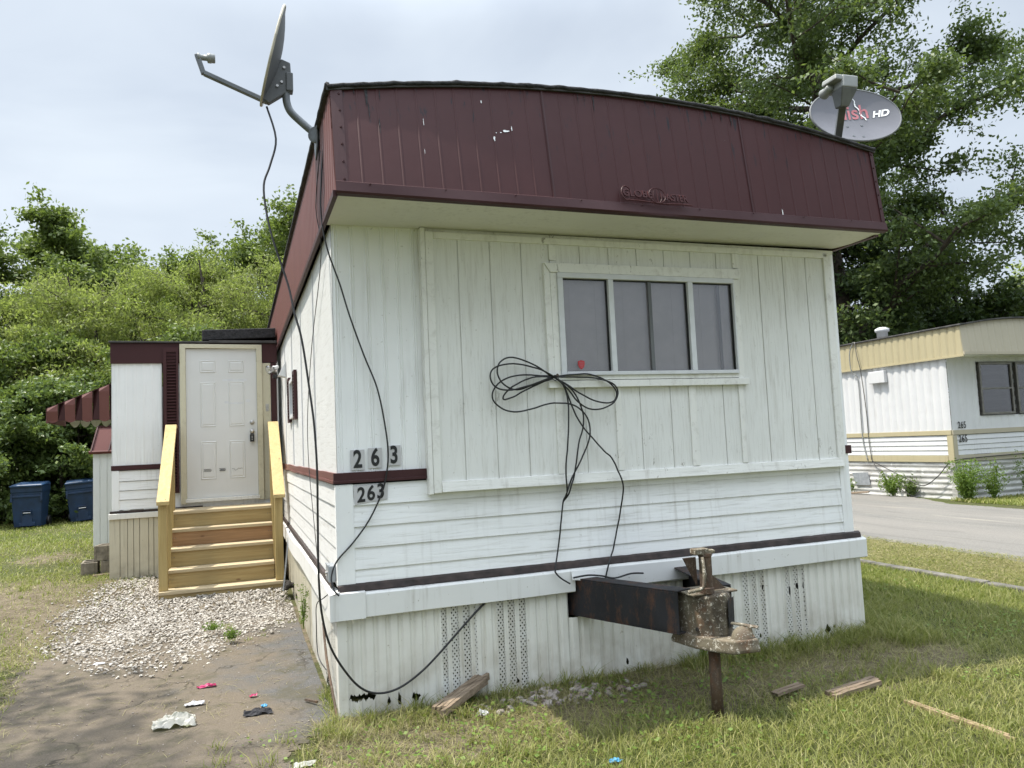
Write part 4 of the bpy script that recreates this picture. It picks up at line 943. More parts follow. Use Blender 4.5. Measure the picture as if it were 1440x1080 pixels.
# bracket plates behind the dish
m.prism([(-.33,.225,4.06),(-.262,.225,4.18),(-.205,.225,4.16),(-.196,.225,3.965),(-.245,.225,3.945),(-.345,.225,3.87),(-.40,.225,3.905)],(0,.05,0))
m.box(-.235,-.190,.215,.285,3.965,4.09)
bk=loc_build(m,'bracket','dish_back',dl,inv,bevel=.006)
m=MB()
for x,z in ((-.245,4.12),(-.262,4.02),(-.205,4.055),(-.205,3.985),(-.29,3.99)): m.lathe([(.009,0),(.009,.006)],(x,.222,z),(0,-1,0),8)
loc_build(m,'bolt','chrome',bk,inv)
m=MB(); m.tube(smoothpath([(-.235,.25,3.97),(-.232,.25,3.90),(-.21,.25,3.84),(-.15,.24,3.775),(-.03,.20,3.655)],6),.025,12); loc_build(m,'mast','dish_metal',dl,inv,smooth=True)
m=MB(); m.lathe([(.055,0),(.055,.022),(.035,.026)],(-.052,.16,3.655),(-.6,-.8,0),16); m.prism([(-.05,.10,3.70),(-.05,.22,3.72),(-.05,.26,3.60),(-.05,.20,3.50),(-.05,.12,3.56)],(-.012,0,0)); loc_build(m,'foot','dish_metal',dl,inv,bevel=.003)
m=MB(); m.bar((-.352,.25,3.885),(-.735,.22,4.018),.034,.030); m.bar((-.735,.22,4.01),(-.775,.22,4.135),.034,.030); loc_build(m,'feed_arm','dish_metal',dl,inv,bevel=.005)
m=MB(); m.lathe([(.026,0),(.026,.01),(.018,.016),(.018,.055),(.030,.058),(.031,.078),(.028,.082),(.028,.100),(.022,.104)],(-.770,.22,4.118),(1,0,.02),16); loc_build(m,'feed_horn','lnb',dl,inv,smooth=True)
# right dish
mr=orient((4.27,-.04,4.15),(-.16,-.95,.30),(0,0,1))
dr2=empty('satellite_dish','oval grey satellite dish with red and white logo above the right end of the fascia','satellite dish',(0,0,0)); dr2.location=mr.translation; dr2.rotation_euler=(mr@Matrix.Rotation(R(7),4,'Z')).to_euler()
mr=mr@Matrix.Rotation(R(7),4,'Z'); inv2=mr.inverted(); LOC[dr2]=(0,0,0)
f=dish_local(dr2,.42,.262,.045,'dishgrey','dish_back','dish_back')
def on_dish(x,y): return Matrix.Translation((x,y,.045*((x/.42)**2+(y/.262)**2)+.004))
def logo(*a,**k):
    o=text_part(*a,**k)
    for v in o.data.vertices: v.co.z=.045*((v.co.x/.42)**2+(v.co.y/.262)**2)+.004
logo('logo','dish',.19,'logo_red',f,Matrix.Translation((-.005,.045,0)),offset=.002,shear=.18,xs=1.0,extrude=0)
logo('logo','HD',.085,'logo_white',f,Matrix.Translation((.245,.01,0)),offset=.003,shear=.4,xs=1.2,extrude=0)
m=MB(); 
for k in range(9):
    x=.045+.006*k+.01*math.sin(k*1.7); y=.18-.024*k
    z=.045*((x/.42)**2+(y/.262)**2)+.006; x2=.045+.006*(k+1)+.01*math.sin((k+1)*1.7); y2=y-.024; w=.004+.004*math.sin(k/9*3.1)
    m.add([(x-w,y,z),(x+w,y,z),(x2+w,y2,.045*((x2/.42)**2+(y2/.262)**2)+.006),(x2-w,y2,.045*((x2/.42)**2+(y2/.262)**2)+.006)],[(0,1,2,3)])
m.build('bird_dropping','logo_white',f,local=True,norm=False)
m=MB()
for x,y in ((.04,-.085),(-.015,-.215),(-.10,-.085),(-.10,-.2)):
    m.lathe([(.012,0),(.012,.003),(.007,.004)],(x,y,.045*((x/.42)**2+(y/.262)**2)),(0,0,1),10)
m.build('bolt','dish_metal',f,local=True)
m=MB(); m.tube(smoothpath([(4.10,.0,3.86),(3.96,-.1,3.79),(3.852,-.300,3.775),(3.72,-.45,3.86),(3.665,-.52,3.92)],4),.001,4); 
m=MB(); m.bar((4.14,-.06,3.875),(3.88,-.22,3.76),.05,.05); m.bar((3.88,-.22,3.76),(3.640,-.56,3.955),.052,.05); loc_build(m,'feed_arm','dish_metal',dr2,inv2,bevel=.006)
A=Vector((3.60,-.60,4.02))
m=MB(); m.hexa([(3.59,-.60,3.93),(3.665,-.60,3.935),(3.665,-.54,3.935),(3.59,-.54,3.93),(3.555,-.66,4.045),(3.70,-.66,4.05),(3.70,-.55,4.05),(3.555,-.55,4.045)]); loc_build(m,'feed_bracket','dish_metal',dr2,inv2,bevel=.006)
m=MB(); m.hexa([(3.556,-.665,4.045),(3.698,-.665,4.05),(3.698,-.50,4.05),(3.556,-.50,4.045),(3.575,-.655,4.143),(3.717,-.655,4.148),(3.717,-.50,4.148),(3.575,-.50,4.143)])
m.hexa([(3.505,-.655,4.10),(3.576,-.655,4.10),(3.576,-.51,4.10),(3.505,-.51,4.10),(3.515,-.65,4.143),(3.58,-.65,4.143),(3.58,-.51,4.143),(3.515,-.51,4.143)]); loc_build(m,'feed_head','lnb',dr2,inv2,bevel=.01)
m=MB(); m.lathe([(.025,-.03),(.03,.03),(.04,.07),(.02,.08)],(3.54,-.54,4.075),(.3,1,-.1),14); m.lathe([(.025,-.03),(.03,.03),(.04,.07),(.02,.08)],(3.70,-.54,4.095),(.5,1,-.1),14); loc_build(m,'feed_horn','lnb',dr2,inv2,smooth=True)
m=MB(); m.tube([(4.22,.0,4.05),(4.05,.15,4.0),(3.85,.25,3.70)],.022,10); loc_build(m,'mast','dish_metal',dr2,inv2,smooth=True)

# ------------------------------------------------------------ AWNING, SHED
aw=empty('window_awning','burgundy pleated metal awning with cream scalloped edge beyond the entry room','awning',(-2.1,8,2.5))
AY=7.95
def awz(x): return 2.88+(x+2.05)*.42
m=MB(); m.hexa([(-3.20,AY,awz(-3.2)-.012),(-2.05,AY,awz(-2.05)-.012),(-2.05,AY+1.3,awz(-2.05)-.012),(-3.20,AY+1.3,awz(-3.2)-.012),(-3.20,AY,awz(-3.2)),(-2.05,AY,awz(-2.05)),(-2.05,AY+1.3,awz(-2.05)),(-3.20,AY+1.3,awz(-3.2))]); m.build('canopy','burg_trim',aw)
zb0=2.185
for k in range(5):
    xa=-3.17+k*.225; xb=xa+.13; xc=xa+.225
    # pleat face painted lighter as the lit side, top folded forward
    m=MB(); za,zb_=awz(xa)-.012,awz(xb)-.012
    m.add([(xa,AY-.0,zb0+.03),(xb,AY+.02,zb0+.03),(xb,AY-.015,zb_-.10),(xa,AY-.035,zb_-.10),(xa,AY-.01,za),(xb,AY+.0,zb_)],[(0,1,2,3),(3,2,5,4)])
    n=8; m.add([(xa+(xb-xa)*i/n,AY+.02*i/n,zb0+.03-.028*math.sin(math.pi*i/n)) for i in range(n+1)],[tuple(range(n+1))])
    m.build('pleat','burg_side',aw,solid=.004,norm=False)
    m=MB(); m.add([(xb,AY+.02,zb0+.03),(xc,AY-.0,zb0+.03),(xc,AY-.01,awz(xc)-.012),(xb,AY+.10,awz(xb)-.012)],[(0,1,2,3)]); m.build('pleat','burg_trim',aw,solid=.004,norm=False)  # other pleat face, painted darker as the shaded side
m=MB()
for k in range(8):
    xa=-3.10+k*.15
    if xa>-2.1: break
    n=10; pts=[(xa,AY+1.2,zb0+.08),(xa+.14,AY+1.2,zb0+.08)]+[(xa+.14-.14*i/n,AY+1.2,zb0+.04-.07*math.sin(math.pi*i/n)) for i in range(n+1)]
    m.prism(pts,(0,.006,0))
m.build('scallop_edge','soffit',aw)
m=MB(); m.box(-3.19,-3.165,AY,AY+1.25,zb0-.0,awz(-3.17)-.01); m.build('front_panel','burg_side',aw)
shd=empty('garden_shed','narrow white metal shed with a burgundy roof behind the entry room','shed',(-2.3,10.6,.13))
m=MB()
for k in range(11):
    a=-2.91+k*.11
    m.box(a+.004,a+.106,10.0,10.04,.10,1.735)
m.box(-2.905,-1.7,10.012,11.8,.10,1.73); m.build('wall','wall_white',shd,bevel=.003)
m=MB(); m.hexa([(-2.965,9.955,1.72),(-1.6,9.955,1.72),(-1.6,9.975,1.75),(-2.965,9.975,1.75),(-2.965,9.945,1.76),(-1.6,9.945,1.76),(-1.6,9.96,1.78),(-2.965,9.96,1.78)])
m.hexa([(-2.95,9.96,1.75),(-1.6,9.96,1.75),(-1.6,11.85,1.75),(-2.95,11.85,1.75),(-2.88,10.22,2.20),(-1.6,10.22,2.20),(-1.6,11.6,2.20),(-2.88,11.6,2.20)])
rf=m.build('roof','burg_shed',shd)
m=MB()
for k in range(5):
    xb_=-2.93+k*.27; xt=-2.86+k*.27*.98; m.bar((xb_,9.955,1.765),(xt,10.21,2.20),.018,.018)
m.bar((-2.88,10.215,2.205),(-1.6,10.215,2.205),.03,.025); m.build('rib','burg_trim',rf)

# ------------------------------------------------------------ CONCRETE BLOCKS
def make_block():
    m=MB(); a,b,c=.39,.19,.19; w=.03
    for y0,y1 in ((0,w),(b-w,b)): m.box(-a/2,a/2,y0-b/2,y1-b/2,0,c)
    for x0 in (-a/2,-w/2,a/2-w): m.box(x0,x0+w,-b/2+w,b/2-w,0,c)
    return m.build('concrete_block','block',bevel=.006)
blk=make_block()
bl=[((-2.165,6.62,.115),90,'grey concrete block beside the cream skirting, bottom right of its little stack'),((-2.40,6.60,.11),94,'grey concrete block at the left bottom of the stack by the cream skirting'),((-2.23,6.63,.307),86,'grey concrete block lying on top of the two others beside the entry room')]
for i,(p,a,lb) in enumerate(bl):
    o=blk if i==0 else blk.copy()
    if i: COL.objects.link(o)
    o.location=p; o.rotation_euler=(0,R(1.5*(i==2)),R(a)); tag(o,lb,'concrete block','concrete blocks stacked by the entry room')
o=tag(MB().box(-.12,.12,-.05,.05,0,.03).build('brick_scrap','rotwood',bevel=.008),'flat brown scrap of wood in front of the concrete blocks','wood scrap'); o.location=(-2.22,6.38,.12); o.rotation_euler=(0,0,.3)

# ------------------------------------------------------------ BINS
def make_bin():
    root=empty('trash_cart','dark blue wheeled trash cart','trash cart',(0,0,0))
    m=MB(); # body tapered, front faces -y, w .60 d .62 h 1.0
    def rect(w,d,z,y0=0): return [(-w/2,y0-d/2,z),(w/2,y0-d/2,z),(w/2,y0+d/2,z),(-w/2,y0+d/2,z)]
    lv=[(.50,.46,.03),(.52,.50,.2),(.585,.60,.80),(.60,.62,.82),(.60,.63,.95)]
    vs=[q for w,d,z in lv for q in rect(w,d,z)]; n=len(lv)
    fs=[(3,2,1,0),tuple(range(4*n-4,4*n))]+[(i*4+j,i*4+(j+1)%4,i*4+4+(j+1)%4,i*4+4+j) for i in range(n-1) for j in range(4)]
    m.add(vs,fs); body=m.build('body','blue',root,bevel=.015)
    m=MB(); m.hexa([(-.31,-.33,.955),(.31,-.33,.955),(.31,.33,.965),(-.31,.33,.965),(-.28,-.30,.985),(.28,-.30,.985),(.28,.30,1.03),(-.28,.30,1.03)]); m.box(-.31,.31,-.345,-.325,.93,.97); m.build('lid','blue_lid',root,bevel=.012)
    m=MB(); m.box(-.10,.10,-.262,-.235,.05,.30); m.box(-.15,.15,-.258,-.235,.05,.13); m.box(-.09,-.075,-.30,-.25,.30,.40); m.box(.075,.09,-.30,-.25,.30,.40); m.box(-.09,.09,-.30,-.25,.385,.40); m.build('front_pocket','blue',root,bevel=.006)
    m=MB(); m.tube([(-.07,-.275,.345),(.07,-.275,.345)],.012,8); m.build('lift_bar','chrome',root)
    m=MB(); m.box(-.29,.29,-.315,-.29,.70,.74); m.box(-.30,-.26,-.32,-.27,.60,.78); m.box(.26,.30,-.32,-.27,.60,.78); m.build('rib','blue',root,bevel=.006)
    for s in (-1,1):
        m=MB(); m.lathe([(.03,0),(.11,0),(.12,.015),(.12,.045),(.11,.06),(.03,.06)],(s*.25,.25,.12),(s,0,0),18); m.build('wheel','black',root)
    m=MB(); m.tube([(-.28,.33,.93),(-.28,.37,.95),(.28,.37,.95),(.28,.33,.93)],.015,8); m.build('handle','blue',root)
    return root
b1=make_bin(); b2=copy_tree(b1)
b1.location=(-5.13,15.9,.13); b1.rotation_euler=(0,0,R(-3)); b2.location=(-4.15,16.6,.13); b2.rotation_euler=(0,R(-4),R(8))
b1.scale=b2.scale=(1.08,1.08,1.02)
tag(b1,'dark blue wheeled trash cart at the far left edge below the bushes','trash cart','blue trash carts'); tag(b2,'tilted dark blue wheeled trash cart half behind the white shed','trash cart','blue trash carts')

# ------------------------------------------------------------ NEIGHBOUR HOME
NX,NY=13.70,7.2; NW=3.9; NL=17.0
nb=empty('mobile_home','white mobile home with cream fascia and the number 265 across the road','mobile home',(NX+2,NY+5,0))
def nzt(x): return 3.62+.17*(1-((x-NX-NW/2)/(NW/2))**2)
m=MB(); S=frange(NY,NY+NL,.05)
m.sheet(S,[1.44,3.0],lambda y,z:(NX-(.03*abs(math.sin(y/.2*math.pi))),y,z)); m.build('wall','n_white',nb)
m=MB(); S=frange(NX,NX+NW,.05)
m.sheet(S,[2.90,3.02],lambda x,z:(x,NY-(.012*abs(math.sin(x/.2*math.pi))),z)); m.sheet(S,[1.44,1.72],lambda x,z:(x,NY-(.012*abs(math.sin(x/.2*math.pi))),z))
for a,b in ((NX,NX+.85),(NX+3.05,NX+NW)): m.sheet(frange(a,b,.05),[1.72,2.90],lambda x,z:(x,NY-(.012*abs(math.sin(x/.2*math.pi))),z))
m.box(NX+.87,NX+3.03,NY+.3,NY+.32,1.6,3.0); m.build('wall','n_white',nb)
m=MB()
for k in range(4):
    z0=.905+k*.107; m.sheet(frange(NY,NY+NL,1),[0,1],lambda y,v:(NX-.02+.014*v,y,z0+.004+.10*v)); m.sheet([NY,NY+NL],[0,1],lambda y,v:(NX-.02+.024*v,y,z0+.004))
    m.sheet([NX,NX+NW],[0,1],lambda x,v:(x,NY-.02+.014*v,z0+.004+.10*v)); m.sheet([NX,NX+NW],[0,1],lambda x,v:(x,NY-.02+.024*v,z0+.004))
m.build('siding','n_white',nb)
m=MB(); m.box(NX-.03,NX-.0,NY,NY+NL,1.34,1.44); m.box(NX-.03,NX,NY+.12,NY+NL,.76,.90); m.box(NX-.032,NX-.001,NY-.03,NY+.11,.76,1.33); m.build('trim_strip','cream',nb,bevel=.003)
m=MB(); m.box(NX+.0,NX+NW,NY-.03,NY,1.34,1.44); m.box(NX+.11,NX+NW,NY-.03,NY,.76,.90); m.box(NX-.0,NX+.10,NY-.031,NY-.001,.76,1.33); m.build('trim_strip','cream_shade',nb,bevel=.003)
m=MB()
def nsk(z): return .009*math.sin(z/.12*2*math.pi)
zs=frange(-.10,.75,.015)
m.sheet([NY,NY+NL/2,NY+NL],zs,lambda y,z:(NX-.0+nsk(z)*.8,y,z)); m.sheet([NX,NX+NW],zs,lambda x,z:(x,NY+nsk(z)*.8,z)); m.build('skirting','n_skirt',nb)
m=MB(); m.box(NX-.022,NX+.06,NY-.024,NY+.10,-.08,.75); m.build('corner_post','n_skirt',nb)
m=MB(); S=frange(NY-.5,NY+NL,.045)
def nf(y,v):
    yy=max(y,NY-.50+.06*v) if y<NY-.4 else y
    return (NX-.07+(.02 if (y/.18)%1<.25 else 0),yy,3.0+.62*v)
m.sheet(S,[0,.5,1],nf); m.box(NX-.085,NX-.05,NY-.5,NY+NL,2.965,3.0); m.build('fascia','cream',nb)
m=MB(); m.sheet(frange(NX-.07,NX+NW+.07,.04),[0,1],lambda x,v:(x,NY-.50+.06*v+(.008 if (x/.2)%1<.15 else 0),3.06+(nzt(x)-3.06)*v)); m.box(NX-.07,NX+NW+.07,NY-.52,NY-.49,3.0,3.06); m.build('fascia','cream_shade',nb)
m=MB(); m.box(NX-.05,NX+NW,NY-.49,NY+.0,3.005,3.03); m.build('soffit','wall_white',nb)
m=MB(); xs=frange(NX-.1,NX+NW+.1,.2); m.sheet(xs,[NY-.5,NY+NL],lambda x,y:(x,y,nzt(max(NX,min(NX+NW,x)))+.02)); m.build('roof','roofcoat',nb,solid=.03)
m=MB(); m.tube([(NX-.09,y,3.63+.01*mn.noise((y,0,0))) for y in frange(NY-.5,NY+NL,.3)],.022,6); m.build('roof_edge','roofcoat',nb)
# roof vent on neighbour
m=MB(); m.lathe([(.13,0),(.13,.25),(.17,.27),(.17,.34),(.08,.38)],(14.95,10.0,3.72),(0,0,1),16); m.build('roof_vent','alum',nb,smooth=True)
m=MB(); m.box(NX-.12,NX-.02,8.75,9.22,2.60,2.88); m.build('vent_box','n_white',nb,bevel=.01)
for i,(a,b) in enumerate(((NX+.90,NX+1.90),(NX+2.02,NX+3.0))):
    z0,z1=1.74,2.88; m=MB(); y0,y1=NY-.05,NY+.02
    m.box(a,b,y0,y1,z1-.05,z1); m.box(a,b,y0,y1,z0,z0+.05); m.box(a,a+.05,y0,y1,z0+.05,z1-.05); m.box(b-.05,b,y0,y1,z0+.05,z1-.05); m.box(a+.05,b-.05,y0,y1,2.29,2.325)
    w=m.build('window','alum_dark',nb,bevel=.004)
    MB().box(a+.05,b-.05,NY-.02,NY-.016,z0+.05,z1-.05).build('pane','pane',w)
    m=MB()
    for k in range(6): m.box(a+.03,b-.03,NY+.10,NY+.12,1.76+k*.19,1.76+k*.19+.10)
    m.build('blind','alum_dark',w)
for z,s,sh in ((1.535,.20,0),(1.245,.21,0)):
    t_=text_part('house_number','265',s,'stickblk',nb,face_y(NX+.27,NY-.032,z),offset=.003,xs=.72,space=1.15,local=False)
m=MB(); m.prism([(NX+1.12,NY-.022,.35),(NX+1.22,NY-.022,.35),(NX+1.22,NY-.022,.66),(NX+1.12,NY-.022,.66)],(0,.004,0)); v_=m.build('patch','n_white',nb)
MB().box(NX+1.145,NX+1.195,NY-.026,NY-.022,.40,.60).build('slot','void',v_)  # dark plate painted in for the shade inside a slot
MB().add([(NX-.03,9.5,.20),(NX-.035,9.95,.18),(NX-.03,10.05,.48),(NX-.03,9.55,.50)],[(0,1,2,3)]).build('patch','grey_pvc',nb,norm=False)
# straps and drooping wires
cable('cable',[(NX-.09,9.62,3.66),(NX-.12,9.74,3.4),(NX-.10,9.74,2.95),(NX-.04,9.62,2.7),(NX-.04,9.62,1.35),(NX-.05,9.5,.78)],.012,'pale conduit strap running down the side of the far white home','cable','lnb')
cable('cable',[(NX-.10,9.58,3.66),(NX-.13,9.50,3.3),(NX-.10,9.45,2.9),(NX-.04,9.44,2.0),(NX-.04,9.43,1.3),(NX-.05,9.38,.80)],.010,'dark wire beside the pale strap on the far white home','cable','alum_dark')
cable('cable',[(NX-.05,9.38,.78),(NX-.10,8.9,.60),(NX-.15,8.3,.38),(NX-.15,7.9,.25),(NX-.12,7.55,.45),(NX-.08,7.3,.72),(NX-.03,NY-.05,.80),(NX+.5,NY-.05,.83),(NX+2.5,NY-.05,.86)],.010,'wire sagging across the silver skirting of the far home and along its front edge')
cable('cable',[(NX-.05,9.38,.78),(NX-.2,8.9,.42),(NX-.3,8.3,.12),(NX-.35,7.9,-.0)],.008,'wire slanting down to the road in front of the silver skirting')

# ------------------------------------------------------------ GROUND
def dirtmask(x,y):
    d=np.zeros_like(x)
    d=np.maximum(d,np.clip(.75-np.hypot((x+3.6)/1.5,(y-6.2)/1.6),0,.6)); d=np.maximum(d,np.clip(.62-np.hypot((x+4.2)/2,(y-11)/1.2),0,.5))
    d=np.maximum(d,np.clip(1.05-np.hypot((x+3.1)/1.6,(y-5.0)/2.6),0,.85)); d=np.maximum(d,np.clip(.8-np.hypot((x+3.4)/1.3,(y-9)/2.2),0,.6))
    # bare patch around the gravel and steps on the left
    d=np.maximum(d,np.clip(1.15-np.hypot((x+1.9)/1.5,(y-4.2)/3.0),0,1)*1.0)
    d=np.maximum(d,np.clip(1.2-np.hypot((x+1.1)/1.6,(y-2.5)/3.8),0,1))
    d=np.maximum(d,np.where((y<.2)&(x>-.2)&(x<4.2),np.clip(1.15-np.abs(y+.42)/.75,0,.85),0))
    d=np.maximum(d,np.clip(.8-np.hypot((x-.1)/1.2,(y+.7)/.7),0,.7))
    d=np.maximum(d,np.clip(.9-np.hypot((x-3.1)/.35,(y+1.0)/.22),0,.8))
    d=np.maximum(d,np.clip(.75-np.hypot((x-3.3)/.5,(y+1.9)/.35),0,.8))
    return d
def grid_obj(name,X,Yv,mat,zo=0,rough=.02,keep=None,kind='structure',attr=False,edge=None):
    xs,ys=np.meshgrid(X,Yv,indexing='ij'); zs=ghv(xs,ys)+zo
    if rough:
        zz=np.array([mn.noise((a*2.1,b*2.1,.3))+.5*mn.noise((a*6,b*6,2.)) for a,b in zip(xs.ravel(),ys.ravel())]).reshape(xs.shape); 
        dist=np.hypot(xs,ys); zs=zs+zz*rough*np.clip(1.6-dist/14,.0,1)
    n,m_=xs.shape; v=np.stack([xs.ravel(),ys.ravel(),zs.ravel()],1)
    idx=np.arange(n*m_).reshape(n,m_); f=np.stack([idx[:-1,:-1],idx[1:,:-1],idx[1:,1:],idx[:-1,1:]],-1).reshape(-1,4)
    if keep is not None:
        cx=v[f].mean(1); f=f[keep(cx[:,0],cx[:,1])]
    me=bpy.data.meshes.new(name); me.from_pydata(v.tolist(),[],f.tolist()); me.materials.append(M[mat])
    me.polygons.foreach_set('use_smooth',[True]*len(me.polygons))
    if attr:
        a=me.attributes.new('dirt','FLOAT','POINT'); a.data.foreach_set('value',dirtmask(v[:,0],v[:,1]).astype(np.float32))
    if edge is not None:
        a=me.attributes.new('edge','FLOAT','POINT'); a.data.foreach_set('value',edge(v[:,0],v[:,1]).astype(np.float32))
    o=bpy.data.objects.new(name,me); COL.objects.link(o); o['kind']=kind; return o
def varis(a,b,fine0,fine1,fs,cs):
    out=[a]; x=a
    while x<b:
        s=fs if fine0<=x<fine1 else min(cs*40,max(fs,fs+ (min(abs(x-fine0),abs(x-fine1)))*.25))
        x+=s; out.append(min(x,b))
    return np.array(out)
grid_obj('ground',varis(-140,160,-5,8,.06,1),varis(-60,220,-4,8,.06,1),'ground',0,.010,attr=True)
def nz(x,y,s,o=0): return np.array([mn.noise((a*s+o,b*s,o)) for a,b in zip(x,y)])
def drive_edge(x,y): # signed distance-like, positive inside
    left=x-(-2.15+.12*(1.6-y)*(y<1.6)); near=y+.25+1.9*np.clip(-x-.2,0,2); far=3.7-y
    return np.minimum(np.minimum(left,near*.6),far)
def road_edge(x,y):
    near=x-(7.75-.15*np.clip((2.5-y)/2,-1,2)); far=np.where(y>8.1,13.66,12.75+np.clip((y-6.8)*.55,-.2,.7))-x
    return np.minimum(near,far)
grid_obj('driveway',np.append(np.arange(-6,-.06,.05),-.055),np.arange(-6,4.2,.05),'drive',.006,.010,keep=lambda x,y:drive_edge(x,y)>-.5,edge=drive_edge)
grid_obj('road',np.arange(6.8,14.0,.12),np.concatenate([np.arange(-60,-2,1.5),np.arange(-2,26,.12),np.arange(26,70,2.)]),'road',.010,.0,keep=lambda x,y:road_edge(x,y)>-.5,edge=road_edge)
grid_obj('verge',np.arange(6.36,8.15,.1),np.concatenate([np.arange(-30,-2,1.),np.arange(-2,20,.1)]),'verge',.004,.008,keep=lambda x,y:(x>6.36)&(x<8.1))
m=MB(); r=random.Random(2)
yy=-12.0
while yy<20:
    l=.9+r.random()*.5; z=.035+.01*r.random(); dx=.01*r.random(); m.hexa([(6.22+dx,yy+.01,-.05),(6.35+dx,yy+.01,-.05),(6.35+dx,yy+l,-.05),(6.22+dx,yy+l,-.05),(6.225+dx,yy+.01,z),(6.345+dx,yy+.01,z),(6.345+dx,yy+l,z),(6.225+dx,yy+l,z)]); yy+=l+.01
o=m.build('curb','curb',kind='structure',bevel=.012)

# ------------------------------------------------------------ GRASS etc.
def np_mesh(name,v,f,mat,kind=None):
    me=bpy.data.meshes.new(name); nv=len(v); nf=len(f); k=f.shape[1]
    me.vertices.add(nv); me.vertices.foreach_set('co',v.astype(np.float32).ravel())
    me.loops.add(nf*k); me.loops.foreach_set('vertex_index',f.astype(np.int32).ravel())
    me.polygons.add(nf); me.polygons.foreach_set('loop_start',np.arange(0,nf*k,k,dtype=np.int32)); me.polygons.foreach_set('loop_total',np.full(nf,k,dtype=np.int32))
    me.update(calc_edges=True); me.materials.append(M[mat])
    o=bpy.data.objects.new(name,me); COL.objects.link(o)
    if kind: o['kind']=kind
    return o
def blades(P,H,Wd,lean,flat=0):
    """P Nx2 roots, H heights -> verts, tri strips as 2 quads degenerate-free (quad+tri as quads)"""
    n=len(P); a=rng.uniform(0,2*np.pi,n); dx=np.cos(a); dy=np.sin(a); z=ghv(P[:,0],P[:,1])
    b=a+np.pi/2+rng.normal(0,.5,n); wx=np.cos(b)*Wd/2; wy=np.sin(b)*Wd/2
    L1=lean*H
    base=np.stack([P[:,0],P[:,1],z-.004],1)
    mid=base+np.stack([dx*L1*.35,dy*L1*.35,H*.55],1); tip=base+np.stack([dx*L1,dy*L1,H*(1-.25*np.minimum(lean,2)/2)],1)
    w=np.stack([wx,wy,0*wx],1)
    v=np.concatenate([base-w,base+w,mid+w*.8,mid-w*.8,tip+w*.12,tip-w*.12],1).reshape(-1,3)
    i=np.arange(n)[:,None]*6
    f=np.concatenate([i+np.array([[0,1,2,3]]),i+np.array([[3,2,4,5]])],1).reshape(-1,4)
    return v,f
def scatter(n,x0,x1,y0,y1,dens):
    P=rng.uniform((x0,y0),(x1,y1),(n,2)); return P[rng.random(n)<dens(P[:,0],P[:,1])]
def vn(x,y,s,o=0): # vectorised cheap value noise
    xi=np.floor(x*s).astype(int); yi=np.floor(y*s).astype(int); fx=x*s-xi; fy=y*s-yi; fx=fx*fx*(3-2*fx); fy=fy*fy*(3-2*fy)
    def hsh(a,b): 
        t=np.sin(a*127.1+b*311.7+o*74.7)*43758.5453; return t-np.floor(t)
    return (hsh(xi,yi)*(1-fx)+hsh(xi+1,yi)*fx)*(1-fy)+(hsh(xi,yi+1)*(1-fx)+hsh(xi+1,yi+1)*fx)*fy
outside=lambda x,y:~((x>-.03)&(x<4.0)&(y>-.02))
def lawn_d(x,y):
    d=.55+.45*vn(x,y,2.2,1)
    d*=np.clip(1.25-dirtmask(x,y)*1.35,.06,1)
    d*=np.where((x<-.1)&drive_approx(x,y),.0,1)
    return d*outside(x,y)
def drive_approx(x,y):
    return (x>-2.05+.12*np.clip(1.6-y,0,9))&(x<.0)&(y<3.5)&(y>-.35-1.9*np.clip(-x-.2,0,2))
VS=[];FS=[];nb_=0
def addb(P,H,Wd,lean):
    global nb_
    v,f=blades(P,H,Wd,lean); VS.append(v); FS.append(f+nb_); nb_+=len(v)
# front lawn near
P=scatter(190000,-1.6,6.2,-3.6,.6,lawn_d); n=len(P)
addb(P,rng.uniform(.025,.065,n)*(.7+.6*vn(P[:,0],P[:,1],1.3,4)),rng.uniform(.003,.006,n),rng.uniform(.2,1.6,n))
P=scatter(90000,4.0,6.22,.4,7,lawn_d); n=len(P); addb(P,rng.uniform(.03,.07,n),rng.uniform(.004,.008,n),rng.uniform(.2,1.5,n))
P=scatter(9000,3.9,4.35,-.5,5,lambda x,y:.9*np.ones_like(x)); n=len(P); addb(P,rng.uniform(.06,.15,n),rng.uniform(.004,.008,n),rng.uniform(.2,1.3,n))
P=scatter(2600,2.3,4.0,-.32,-.03,lambda x,y:.75*vn(x,y,6,3)); n=len(P); addb(P,rng.uniform(.06,.16,n),rng.uniform(.003,.006,n),rng.uniform(.4,1.6,n))
P=scatter(60000,6.37,7.95,-1.2,9,lambda x,y:.9*vn(x,y,2.2,42)); n=len(P); addb(P,rng.uniform(.02,.045,n),rng.uniform(.004,.009,n),rng.uniform(.4,2.5,n))
